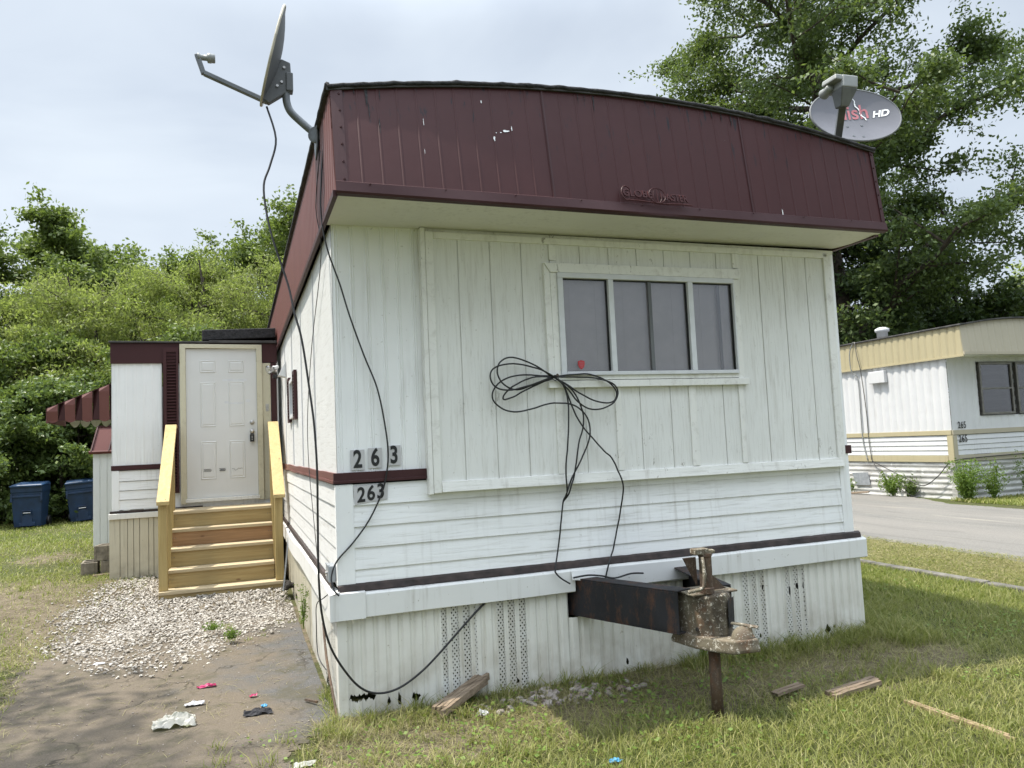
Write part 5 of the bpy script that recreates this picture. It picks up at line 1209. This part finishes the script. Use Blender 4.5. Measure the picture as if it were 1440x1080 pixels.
# left near and far lawn
P=scatter(60000,-5.5,-1.6,.2,7,lambda x,y:lawn_d(x,y)*(.5+.7*vn(x,y,1.1,8))); n=len(P); addb(P,rng.uniform(.02,.06,n),rng.uniform(.004,.008,n),rng.uniform(.3,1.6,n))
P=scatter(90000,-13,-2.1,6.0,19,lambda x,y:np.clip((.0+1.2*vn(x,y,.9,8))*np.clip((y-5.5)/6,.15,1)*np.clip(1.2-dirtmask(x,y)*1.3,.1,1),0,1)); n=len(P); addb(P,rng.uniform(.03,.07,n),rng.uniform(.010,.02,n),rng.uniform(.3,1.4,n))
P=scatter(40000,12.9,19,-2,7.1,lambda x,y:np.where(x>13.1+np.clip(y-6.5,0,1)*.4,1.,0.)); n=len(P); addb(P,rng.uniform(.04,.10,n),rng.uniform(.012,.02,n),rng.uniform(.3,1.4,n))
def tufts(n,x0,x1,y0,y1,dens,hmin,hmax,r=.025,per=22):
    C=scatter(n,x0,x1,y0,y1,dens); k=len(C); P=np.repeat(C,per,0)+rng.normal(0,r,(k*per,2)); hh=np.repeat(rng.uniform(hmin,hmax,k),per)*rng.uniform(.6,1.1,k*per)
    ok=outside(P[:,0],P[:,1]); P=P[ok]; hh=hh[ok]; addb(P,hh,rng.uniform(.0035,.0065,len(P)),rng.uniform(.2,1.5,len(P)))
tufts(1500,-.9,6.1,-3.2,-.1,lambda x,y:vn(x,y,1.7,31)**2,.05,.11)
tufts(260,4.03,4.25,-.2,5,lambda x,y:.9*np.ones_like(x),.09,.20)
tufts(150,.9,4.0,-.16,-.05,lambda x,y:vn(x,y,3,13)*(x/4),.06,.15)
tufts(60,-.15,1.0,-.35,-.06,lambda x,y:.8*np.ones_like(x),.05,.12)
tufts(700,4.2,6.1,.2,6,lambda x,y:vn(x,y,1.3,32)**2,.05,.10)
tufts(500,-6,-2.0,1.0,8,lambda x,y:vn(x,y,1.3,33)**2,.04,.08)
tufts(900,-11,-2.3,7,17,lambda x,y:vn(x,y,.9,34)**2,.05,.10,.05,18)
tufts(40,-.7,-.1,2.3,3.0,lambda x,y:vn(x,y,5,35)**2,.03,.06,.02,12)
g=np_mesh('grass',np.concatenate(VS),np.concatenate(FS),'grass','stuff'); tag(g,'short green lawn grass around the homes','grass')
VS=[];FS=[];nb_=0
def dry_d(x,y):
    d=np.zeros_like(x)
    d=np.maximum(d,.9*np.exp(-((x-.3)/1.6)**2-((y+.75)/.5)**2)); d=np.maximum(d,.8*np.exp(-((y+.35)/.33)**2)*((x>0)&(x<4.3)))
    d=np.maximum(d,.45*((x<0)&(y<.6))*vn(x,y,3,2)**1.5); d=np.maximum(d,.25*(y<-.8)); 
    d=np.maximum(d,.4*np.clip(1-np.abs(x+2.1)/.9,0,1)*(y<7)); d=np.maximum(d,.5*((x>-2.2)&(x<0)&(y<2.4))*vn(x,y,4,6)**3)
    d=np.maximum(d,.35*((x>-2.2)&(x<0)&(y<1.4)&(y>-1))*vn(x,y,2.3,9)**3)
    return d*outside(x,y)
P=scatter(170000,-3.4,6.2,-3.4,7,dry_d); n=len(P); addb(P,rng.uniform(.006,.03,n),rng.uniform(.002,.0042,n),rng.uniform(1.2,7,n))
P=scatter(110000,-9,-2.0,1.5,15,lambda x,y:np.clip(1.2-vn(x,y,.8,8)-.03*(y-4),0,1)*.9); n=len(P); addb(P,rng.uniform(.008,.03,n),rng.uniform(.004,.009,n),rng.uniform(1.2,5,n))
P=scatter(150000,6.37,8.05,-1.2,9,lambda x,y:np.clip((8.05-x)/.4,0,1)*(.45+.55*vn(x,y,3,41))); n=len(P); addb(P,rng.uniform(.018,.035,n),rng.uniform(.004,.009,n),rng.uniform(.8,3.5,n))
P=scatter(60000,-.2,4.3,-1.1,-.02,lambda x,y:.85*vn(x,y,2.0,61)*np.clip(1.1+y*.6,0,1)); n=len(P); addb(P,rng.uniform(.012,.045,n),rng.uniform(.002,.004,n),rng.uniform(1,5,n))
P=scatter(5000,-.2,4,-.45,-.02,lambda x,y:.5*np.ones_like(x)); n=len(P); addb(P,rng.uniform(.03,.10,n),rng.uniform(.002,.004,n),rng.uniform(.5,2.2,n))
g=np_mesh('dry_grass',np.concatenate(VS),np.concatenate(FS),'straw','stuff'); tag(g,'dry yellow grass clippings and straw lying about','dry grass')
# broad-leaved lawn weeds (clover, plantain) in patches
C=np.concatenate([scatter(16000,-.6,6.1,-3.3,-.15,lambda x,y:np.clip(vn(x,y,2.4,51)*vn(x,y,.8,52)*2.2-.45,0,1)),scatter(6000,4.1,6.1,0,6,lambda x,y:np.clip(vn(x,y,2.,53)*1.6-.7,0,1))])
a_=rng.uniform(0,6.28,len(C)); L3=rng.uniform(.007,.017,len(C)); zc=ghv(C[:,0],C[:,1])+rng.uniform(.02,.055,len(C))
dx=np.stack([np.cos(a_),np.sin(a_),rng.normal(0,.3,len(C))],1)*L3[:,None]; dy=np.stack([-np.sin(a_),np.cos(a_),rng.normal(0,.3,len(C))],1)*L3[:,None]*.7; c3=np.column_stack([C,zc])
o=np_mesh('clover',np.stack([c3-dx,c3-dy,c3+dx,c3+dy],1).reshape(-1,3),np.arange(len(C)*4).reshape(-1,4),'leaf_weed','stuff'); tag(o,'patches of clover and broad weed leaves in the front lawn','clover')
# pebbles
def pebbles(name,P,S,mat,label,cat,lift=0.3,zadd=None):
    n=len(P); base=np.array([(-1,-1,-1),(1,-1,-1),(1,1,-1),(-1,1,-1),(-1,-1,1),(1,-1,1),(1,1,1),(-1,1,1)],float)*.55
    octo=np.array([(0,0,-1),(0,0,1),(1,0,0),(-1,0,0),(0,1,0),(0,-1,0)],float)
    V0=np.concatenate([base,octo*.95]); # rhombic-like pebble, 14 verts
    # faces: each cube edge + 2 neighbouring face centres -> quad
    F0=[]; E=[(0,1),(1,2),(2,3),(3,0),(4,5),(5,6),(6,7),(7,4),(0,4),(1,5),(2,6),(3,7)]
    fc={8:(0,1,2,3),9:(4,5,6,7),10:(1,2,5,6),11:(0,3,4,7),12:(2,3,6,7),13:(0,1,4,5)}
    for a,b in E:
        cs=[k for k,q in fc.items() if a in q and b in q]; F0.append((a,cs[0],b,cs[1]))
    F0=np.array(F0)
    jit=rng.normal(0,.10,(n,14,3)); V=V0[None]+jit
    sc_=S[:,None]*np.stack([rng.uniform(.8,1.4,n),rng.uniform(.7,1.1,n),rng.uniform(.45,.8,n)],1); V=V*sc_[:,None,:]
    a=rng.uniform(0,6.28,n); c,s=np.cos(a)[:,None],np.sin(a)[:,None]; x=V[...,0]*c-V[...,1]*s; y=V[...,0]*s+V[...,1]*c
    z=V[...,2]+x*rng.normal(0,.25,n)[:,None]
    V=np.stack([x+P[:,0:1],y+P[:,1:2],z+(ghv(P[:,0],P[:,1])+S*lift+(zadd if zadd is not None else 0))[:,None]],-1)
    o=np_mesh(name,V.reshape(-1,3),(F0[None]+np.arange(n)[:,None,None]*14).reshape(-1,4),mat,'stuff'); tag(o,label,cat); 
    o.data.polygons.foreach_set('use_smooth',[False]*len(o.data.polygons)); return o
poly=np.array([(-1.9,5.75),(-2.25,4.4),(-2.15,3.1),(-1.75,2.2),(-1.3,1.7),(-.98,1.75),(-.75,2.15),(-.45,2.45),(-.05,2.85),(-.03,4.4),(-.08,5.8)])
def inside(P,poly):
    c=np.zeros(len(P),bool); j=len(poly)-1
    for i in range(len(poly)):
        a,b=poly[i],poly[j]; t=((a[1]>P[:,1])!=(b[1]>P[:,1]))&(P[:,0]<(b[0]-a[0])*(P[:,1]-a[1])/(b[1]-a[1]+1e-9)+a[0]); c^=t; j=i
    return c
P=rng.uniform((-2.7,1.1),(0,5.85),(36000,2)); J=P+rng.normal(0,.13,P.shape); P=P[inside(J,poly)&(P[:,0]<-.06)]
mask=rng.random(len(P))<np.clip(.10+1.3*vn(P[:,0],P[:,1],2.2,3)*np.clip(.35+vn(P[:,0],P[:,1],6,5),0,1)+.30*(P[:,1]>2.6)*(P[:,0]>-1.7),0,1); P=P[mask]
pebbles('gravel',P,np.clip(rng.lognormal(-4.72,.38,len(P)),.004,.024),'pebble','whitish crushed stone spread around the foot of the wooden steps','gravel',.4,zadd=rng.uniform(.003,.012,len(P)))
P=rng.normal((1.32,-.27),(.26,.085),(110,2)); P=P[P[:,1]<-.06]; pebbles('loose_stones',P,rng.uniform(.012,.034,len(P)),'pebble2','small heap of grey and pinkish stones in the grass before the skirting','stones',.5)
P=rng.uniform((-2.6,-.8),(-.07,2.4),(900,2)); pebbles('grit',P,rng.uniform(.002,.006,len(P)),'pebble2','loose grit scattered over the old asphalt','grit',.6,.006)

# ------------------------------------------------------------ LITTER, WOOD
def crumple(name,c,sx,sy,sz,mat,seed,n=14,label='',cat='litter',alpha=None):
    r=random.Random(seed); m=MB()
    off=r.random()*50
    S=[i/n for i in range(n+1)]
    def f(u,v):
        du,dv=u-.5,v-.5; rr=1-.35*mn.noise((u*2+off,v*2,1))
        z=sz*abs(mn.noise((u*3.2+off,v*3.2,9)))*.9+sz*.35*max(0,1-5*(du*du+dv*dv))+sz*.12*mn.noise((u*14,v*14,off))
        return (c[0]+du*sx*rr*1.2+.12*sx*mn.noise((u*7,v*7,off)),c[1]+dv*sy*rr*1.2+.12*sy*mn.noise((v*7,u*7,off+4)),ground_h(c[0],c[1])+.012+max(0,z))
    m.sheet(S,S,f); o=m.build(name,mat,norm=False); return tag(o,label,cat)
crumple('plastic_bag',(-.95,.36),.19,.15,.085,'bag',3,22,'crumpled translucent white plastic bag lying on the old asphalt','plastic bag')
crumple('paper_scrap',(-.86,.68),.10,.04,.03,'paper',5,8,'torn white strip of paper above the plastic bag','paper scrap')
crumple('wrapper',(-.80,1.04),.10,.03,.03,'magenta',6,8,'bright pink wrapper on the asphalt, farthest from the camera','wrapper')
crumple('wrapper',(-.50,.66),.04,.03,.03,'magenta',7,6,'tiny pink wrapper scrap left of the skirting corner','wrapper')
crumple('rag',(-.48,.30),.13,.07,.05,'blk_rag',8,12,'small crumpled black rag on the asphalt near the skirting','rag')
crumple('bottle_cap',(-.44,.42),.03,.03,.03,'bluelit',9,6,'little blue scrap just behind the black rag','scrap')
crumple('wrapper',(1.15,-1.27),.05,.03,.025,'bluelit',10,8,'light blue wrapper in the grass at the bottom of the view','wrapper')
crumple('paper_scrap',(.76,-.36),.05,.04,.05,'paper',11,8,'little ball of white paper beside the rotten board','paper scrap')
crumple('paper_scrap',(-.28,-.62),.10,.05,.02,'bag',12,8,'pale plastic strip in the dry grass by the lower edge','plastic scrap')
crumple('paper_scrap',(-1.62,2.1),.07,.03,.02,'paper',13,6,'white paper scrap at the edge of the gravel','paper scrap')
def rotboard(name,a,b,w,h,label,mat='rotwood',seed=1,parts=3):
    r=random.Random(seed); a=Vector(a); b=Vector(b); d=(b-a); L_=d.length; d.normalize(); s=d.cross(Vector((0,0,1))).normalized()
    m=MB()
    for k in range(parts):
        o=(k-(parts-1)/2)*w/parts; n=9; vs=[]
        for i in range(n):
            t=i/(n-1); e=0 if 0<i<n-1 else (r.random()*.08)*(-1 if i else 1)
            c=a+d*(L_*t+e)+s*(o+.004*mn.noise((t*9,k,seed))); ww=w/parts*.47*(1+.25*mn.noise((t*6,k*3,seed))); hh=h*(.75+.35*mn.noise((t*5,k*7,seed+2)))
            vs+=[c-s*ww+Vector((0,0,-h/2)),c+s*ww+Vector((0,0,-h/2)),c+s*ww*.9+Vector((0,0,hh/2)),c-s*ww*.9+Vector((0,0,hh/2))]
        fs=[(3,2,1,0),tuple(range(4*n-4,4*n))]+[(i*4+j,i*4+(j+1)%4,i*4+4+(j+1)%4,i*4+4+j) for i in range(n-1) for j in range(4)]
        m.add(vs,fs)
    return tag(m.build(name,mat),label,'board')
rotboard('rotten_board',(.50,-.28,.04),(.90,-.02,.13),.11,.045,'splintered grey board leaning against the perforated skirting',seed=3,parts=4)
rotboard('rotten_board',(2.70,-1.03,.02),(3.12,-1.0,.045),.10,.028,'brown rotten board lying in the grass right of the hitch',seed=4)
rotboard('rotten_board',(2.38,-.90,.03),(2.68,-.86,.05),.06,.018,'short pale board piece in the grass just right of the jack pipe',seed=5,parts=2)
rotboard('buried_plank',(3.02,-1.25,.014),(3.05,-1.95,.012),.045,.025,'narrow plank sunk in the lawn at the lower right',mat='plank',seed=6,parts=2)
rotboard('rusty_stake',(-.20,.42,.02),(-.12,.28,.03),.014,.014,'short rusty stick on the asphalt at the foot of the side skirting',mat='rust',seed=7,parts=1)
rotboard('flat_board',(13.1,9.9,.02),(13.5,9.3,.06),.3,.03,'flat board lying on the road edge before the silver skirting',mat='rotwood',seed=8,parts=2)

# ------------------------------------------------------------ TREES
def leaf_quads(C,size,aspect=.55,droop=.3):
    n=len(C); a=rng.uniform(0,2*np.pi,n); el=rng.normal(-droop,.6,n)
    d=np.stack([np.cos(a)*np.cos(el),np.sin(a)*np.cos(el),np.sin(el)],1)
    t=rng.normal(0,1,(n,3)); w=np.cross(d,t); w/=np.linalg.norm(w,axis=1)[:,None]+1e-9
    L_=(size*rng.uniform(.7,1.3,n))[:,None]; Wd=L_*aspect/2
    v=np.stack([C-d*L_*.5,C+w*Wd-d*L_*.05,C+d*L_*.5,C-w*Wd-d*L_*.05],1).reshape(-1,3)
    f=np.arange(n*4).reshape(-1,4); return v,f
def tree(name,label,cat,base,height,spread,mat,leaves=30000,size=.16,trunk_r=.2,crown0=.25,group=None,limbs=11,aspect=.55,droop=.3,cl=.45,stems=1,shape=1.0,bark='bark',seed=1,asym=(0,0),flat=.7):
    """trunk -> limbs -> branches -> twigs, leaves cluster round the twigs"""
    r=random.Random(seed); root=empty(name,label,cat,base,group=group)
    br=MB(); twigs=[]
    bx,by,bz=base
    def seg(a,b,r0,r1,n,wig):
        pts=[]
        for i in range(n+1):
            t=i/n; p=a.lerp(b,t)+Vector((r.uniform(-1,1),r.uniform(-1,1),r.uniform(-.5,.5)))*wig*(1 if 0<i<n else 0); pts.append(p)
        br.tube(pts,[r0+(r1-r0)*i/n for i in range(n+1)],6,False); return pts
    for s_ in range(stems):
        off=Vector((r.uniform(-1,1),r.uniform(-1,1),0))*(0 if stems==1 else spread*.18)
        b0=Vector((bx,by,bz-.1))+off*.3
        top=Vector((bx+asym[0]*.5,by+asym[1]*.5,bz+height*.93))+off
        tp=seg(b0,top,trunk_r,trunk_r*.12,8,height*.018)
        nl=limbs if stems==1 else max(4,limbs//stems)
        for k in range(nl):
            t=crown0+(1-crown0)*((k+.5)/nl)*.93
            i=min(int(t*8),7); p0=tp[i].lerp(tp[i+1],t*8-i)
            az=k*2.4+r.uniform(-.4,.4)+s_*1.3; rel=(t-crown0)/(1-crown0)
            rad=spread*(max(.02,math.sin(min(1,rel*.84+.15)*math.pi))**.6)*shape*r.uniform(.7,1.15)*(1-.15*rel)
            up=height*(.10+.12*r.random())*(1-.3*rel)*flat
            p1=p0+Vector((math.cos(az)*rad+asym[0]*rel,math.sin(az)*rad+asym[1]*rel,up))
            lr=trunk_r*.42*(1-.6*rel)
            lp=seg(p0,p1,lr,lr*.22,5,rad*.05)
            for q in range(9):
                tt=.22+.78*(q+r.random())/9; j=min(int(tt*5),4); a=lp[j].lerp(lp[j+1],tt*5-j)
                dirv=Vector((r.gauss(0,1),r.gauss(0,1),r.gauss(.25,.6))).normalized(); l=rad*.36*r.uniform(.5,1.15)*(1.15-.4*tt)+.25*cl
                b_=a+dirv*l+(p1-p0).normalized()*l*.45
                bp=seg(a,b_,lr*.3,lr*.06,3,l*.06)
                for w_ in range(5):
                    t3=.25+.75*(w_+r.random())/5; j=min(int(t3*3),2); c=bp[j].lerp(bp[j+1],t3*3-j)
                    dv=Vector((r.gauss(0,1),r.gauss(0,1),r.gauss(.1-droop*.5,.6))).normalized()*cl*r.uniform(.4,1.5)
                    twigs.append((c,c+dv)); 
                    if size>.05: br.tube([c,c+dv],[lr*.06+.004,.003],3,False)
    br.build('trunk',bark,root,smooth=True,norm=False)
    T0=np.array([a[:] for a,b in twigs]); T1=np.array([b[:] for a,b in twigs]); n=len(T0); k=leaves//n
    wts=np.clip(rng.lognormal(-.25,.75,n),.08,4); idx=np.repeat(np.arange(n),np.maximum(1,(wts*k).astype(int)))
    u=rng.uniform(.1,1.15,len(idx))[:,None]; C=T0[idx]*(1-u)+T1[idx]*u+rng.normal(0,1,(len(idx),3))*cl*np.array([.24,.24,.13])
    v,f=leaf_quads(C,size,aspect,droop); v-=np.array(base)
    o=np_mesh('crown',v,f,mat); o.parent=root; return root
# left tree line
GL='trees along the back left'
T=tree
T('broadleaf_tree','tall broadleaf tree with an airy rounded crown, highest at the far left','tree',(-7.3,31,.1),11.9,4.9,'leaf_mid',70000,.19,.28,.2,GL,16,seed=11,cl=.9)
T('broadleaf_tree','dull green tree cut by the left edge of the view','tree',(-11.0,28,.1),10.4,4.0,'leaf_dark',46000,.18,.22,.2,GL,14,seed=12,cl=.8)
T('broadleaf_tree','rounded green tree rising just left of the burgundy roof edge','tree',(1.9,31,.1),12.8,4.4,'leaf_mid',56000,.19,.26,.15,GL,16,seed=13,cl=.9)
T('broadleaf_tree','small dark treetop peeking up left of the rounded tree','tree',(-.8,36,.1),12.3,3.4,'leaf_dark',40000,.2,.22,.2,GL,14,seed=14,cl=.8)
T('broadleaf_tree','slim treetop in the gap between the tall tree and the dark treetop','tree',(-3.6,33,.1),11.2,3.4,'leaf_mid',40000,.18,.2,.2,GL,14,seed=15,cl=.8)
T('willow_tree','light green willow with feathery foliage in the middle behind the entry room','willow',(-1.6,23.5,.1),8.9,3.9,'leaf_light',62000,.13,.2,.12,GL,18,aspect=.3,droop=.7,seed=21,cl=.75,stems=2)
T('willow_tree','light green willow behind the left end of the entry room roof','willow',(-5.4,24.0,.1),8.2,3.9,'leaf_light',56000,.13,.2,.12,GL,18,aspect=.3,droop=.7,seed=22,cl=.75,stems=2)
T('willow_tree','light green willow hard against the burgundy side fascia','willow',(1.6,23,.1),8.9,3.6,'leaf_light',52000,.13,.2,.12,GL,18,aspect=.3,droop=.7,seed=23,cl=.7,stems=2)
T('willow_tree','yellowish green willow at the left edge above the bushes','willow',(-8.8,23.0,.1),7.4,3.6,'leaf_light',50000,.13,.2,.12,GL,18,aspect=.35,droop=.6,seed=24,cl=.7,stems=2)
T('dark_tree','dark leaning tree with bare limbs behind the bushes on the left','tree',(-6.6,20.8,.1),5.6,3.0,'leaf_mid',46000,.12,.2,.12,GL,13,seed=25,cl=.55,stems=2)
T('dark_tree','dark tree seen between the awning and the roof of the entry room','tree',(-3.2,20.5,.1),5.4,2.7,'leaf_mid',44000,.12,.16,.1,GL,13,seed=26,cl=.55,stems=2)
GB='bushes behind the trash carts'
T('bush','large glossy green bush above the second trash cart','bush',(-4.7,18.2,.1),4.0,2.0,'leaf_bush',60000,.12,.05,.02,GB,18,seed=31,cl=.42,stems=4,flat=.4)
T('bush','dark green bush behind the leftmost trash cart','bush',(-6.9,18.0,.1),4.1,2.1,'leaf_bush',56000,.11,.05,.02,GB,18,seed=32,cl=.42,stems=4,flat=.4)
T('bush','green bush mostly behind the white shed','bush',(-2.9,17.8,.1),3.6,1.7,'leaf_bush',40000,.12,.05,.02,GB,16,seed=33,cl=.42,stems=4,flat=.4)
T('bush','low dark bush at the far left edge','bush',(-9.0,19.2,.1),4.6,2.2,'leaf_bush',44000,.12,.05,.02,GB,16,seed=34,cl=.45,stems=4,flat=.4)
# right trees
GR='tall trees on the right'
T('maple_tree','huge maple towering behind the logo dish on the right','tree',(19.5,16.2,0),26,6.9,'leaf_big',200000,.15,.42,.10,GR,28,seed=41,cl=1.1,asym=(.2,-.2))
T('maple_tree','maple whose lighter crown leans out left over the fascia top','tree',(19.0,20.5,0),16.5,3.9,'leaf_mid',60000,.16,.32,.15,GR,20,seed=42,cl=1.0)
T('maple_tree','dark full maple right behind the roof of the far home','tree',(20.5,19.0,0),13.5,6.6,'leaf_dark',120000,.19,.3,.06,GR,22,seed=43,cl=1.0,stems=2)
T('maple_tree','open loose maple reaching in from the right edge','tree',(28.8,10.3,0),14.0,5.2,'leaf_big',30000,.18,.3,.2,GR,15,seed=44,cl=1.1)
T('background_tree','small bright tree low at the right edge beyond the far home','tree',(34,19,0),8.6,4.5,'leaf_light',40000,.2,.25,.1,GR,12,seed=45,cl=.8)
T('background_tree','dark round tree behind the right end of the far home','tree',(27.0,17.0,0),8.2,4.6,'leaf_dark',46000,.19,.25,.06,GR,14,seed=47,cl=.9,stems=2)
T('background_tree','dark low tree in the gap between both homes','tree',(21.0,27,0),10.5,5.4,'leaf_dark',60000,.2,.3,.05,GR,15,seed=46,cl=.9,stems=2)
# tree beside the camera: out of the picture, its boughs shade the lower left asphalt
T('overhanging_tree','leafy tree standing left of the camera whose boughs shade the asphalt','tree',(-6.6,.5,0),10.5,2.3,'leaf_mid',14000,.16,.2,.55,GL,11,seed=51,cl=.6)

# weeds
def weed(c,h,s,n,label,mat='leaf_weed',size=.04):
    root=empty('weed',label,'weed',c,group='weeds'); m=MB(); C=[]
    for k in range(n):
        a=random.uniform(0,6.28); l=h*random.uniform(.5,1.1); e=Vector(c)+Vector((math.cos(a)*s*random.random(),math.sin(a)*s*random.random(),l))
        m.tube([c,Vector(c).lerp(e,.5)+Vector((0,0,l*.1)),e],[.004,.003,.0015],4)
        for q in range(9): C.append(np.array(Vector(c).lerp(e,.25+.75*q/8))+rng.normal(0,size*.6,3))
    m.build('stem',mat,root); C=np.array(C); C=np.repeat(C,3,0)+rng.normal(0,size*.4,(len(C)*3,3)); C[:,2]=np.maximum(C[:,2],c[2]+.01)
    v,f=leaf_quads(C,size,.45,0); v-=np.array(c); o=np_mesh('foliage',v,f,mat); o.parent=root
weed((-.64,2.25,.045),.08,.08,12,'bright little weed at the near edge of the gravel',size=.022)
weed((-.80,2.62,.06),.06,.12,10,'flat weed tuft in the gravel behind the bright one',size=.02)
weed((13.35,8.55,0),.50,.34,46,'bushy weed on the road edge in front of the silver skirting',size=.055)
weed((13.62,8.3,0),.35,.25,16,'reddish low weed left of the bushy one','leaf_bush',size=.07)
weed((13.45,6.75,-.04),.80,.42,80,'tall leafy weed clump at the corner of the far home',size=.055)
weed((14.3,6.85,-.04),.75,.45,40,'second weed clump along the front of the far home',size=.05)
weed((15.4,6.9,-.04),.9,.35,24,'thin upright weeds at the right end of the far home',size=.05)
weed((13.45,10.0,0),.3,.2,12,'small weed sprouting beside the flat board',size=.07)
weed((-.075,1.95,.12),.40,.05,8,'thin green vine climbing the side skirting',size=.022)
weed((2.45,-.12,.03),.42,.14,9,'wiry grass stalks standing against the perforated skirting by the hitch',size=.012)
weed((-2.12,9.6,.12),.55,.06,6,'spindly weed growing up between the shed and the entry room',size=.04)

# ------------------------------------------------------------ WORLD, SUN, CAMERA
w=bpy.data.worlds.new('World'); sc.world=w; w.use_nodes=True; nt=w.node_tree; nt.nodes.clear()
sun_dir=Vector((-.40,.14,1)).normalized(); el=math.asin(sun_dir.z); azm=math.atan2(sun_dir.x,sun_dir.y)
sky=nt.nodes.new('ShaderNodeTexSky'); sky.sky_type='NISHITA'; sky.sun_disc=False; sky.sun_elevation=el; sky.sun_rotation=azm; sky.dust_density=3.0; sky.air_density=1.0; sky.ozone_density=1.0
tc=nt.nodes.new('ShaderNodeTexCoord'); mp=nt.nodes.new('ShaderNodeMapping'); mp.inputs['Scale'].default_value=(1.2,1.2,3.2); nt.links.new(tc.outputs['Generated'],mp.inputs[0])
nz_=nt.nodes.new('ShaderNodeTexNoise'); nz_.inputs['Scale'].default_value=1.6; nz_.inputs['Detail'].default_value=5; nz_.inputs['Distortion'].default_value=.6; nt.links.new(mp.outputs[0],nz_.inputs[0])
rp=nt.nodes.new('ShaderNodeValToRGB'); rp.color_ramp.elements[0].position=.33; rp.color_ramp.elements[0].color=(.62,.62,.62,1); rp.color_ramp.elements[1].position=.66; rp.color_ramp.elements[1].color=(1,1,1,1); nt.links.new(nz_.outputs[0],rp.inputs[0])
mx=nt.nodes.new('ShaderNodeMix'); mx.data_type='RGBA'; nt.links.new(rp.outputs[0],mx.inputs[0]); nt.links.new(sky.outputs[0],mx.inputs[6]); mx.inputs[7].default_value=(7.0,7.75,8.6,1)
bg=nt.nodes.new('ShaderNodeBackground'); 
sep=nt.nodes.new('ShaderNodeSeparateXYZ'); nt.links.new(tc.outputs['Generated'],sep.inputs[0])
mr_=nt.nodes.new('ShaderNodeMapRange'); mr_.interpolation_type='SMOOTHSTEP'; mr_.inputs[1].default_value=.48; mr_.inputs[2].default_value=.80; mr_.inputs[3].default_value=.66; mr_.inputs[4].default_value=2.4; nt.links.new(sep.outputs[2],mr_.inputs[0])  # extra sky brightness overhead, out of view, added to lift the shaded front walls
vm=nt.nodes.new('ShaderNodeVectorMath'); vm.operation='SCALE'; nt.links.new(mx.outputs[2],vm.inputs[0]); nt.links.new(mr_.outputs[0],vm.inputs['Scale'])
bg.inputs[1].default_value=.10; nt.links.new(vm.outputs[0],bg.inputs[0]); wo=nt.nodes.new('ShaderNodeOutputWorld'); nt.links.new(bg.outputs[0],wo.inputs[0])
sl_=bpy.data.lights.new('sun','SUN'); sl_.energy=3.8; sl_.angle=R(.6); sl_.color=(1,.94,.84); so_=bpy.data.objects.new('sun',sl_); COL.objects.link(so_); so_.rotation_euler=sun_dir.to_track_quat('Z','Y').to_euler(); so_.location=(-8,2,20)
cam=bpy.data.cameras.new('camera'); cam.sensor_width=36; cam.lens=1063.65/1440*36; cam.clip_end=600; cam.clip_start=.05
co=bpy.data.objects.new('camera',cam); COL.objects.link(co); sc.camera=co
Rv=Vector((0.93926856,-0.34023951,-0.04485152)); Uv=Vector((0.01581954,-0.08762815,0.99602763)); Fv=Vector((0.34281821,0.93624697,0.07692393))
mm=Matrix((Rv,Uv,-Fv)).transposed().to_4x4(); mm.translation=(-0.575,-4.757,1.6); co.matrix_world=mm
sc.view_settings.view_transform='Standard'; sc.view_settings.look='None'; sc.view_settings.exposure=.85; sc.view_settings.gamma=1
sc.cycles.max_bounces=8; sc.cycles.transparent_max_bounces=12
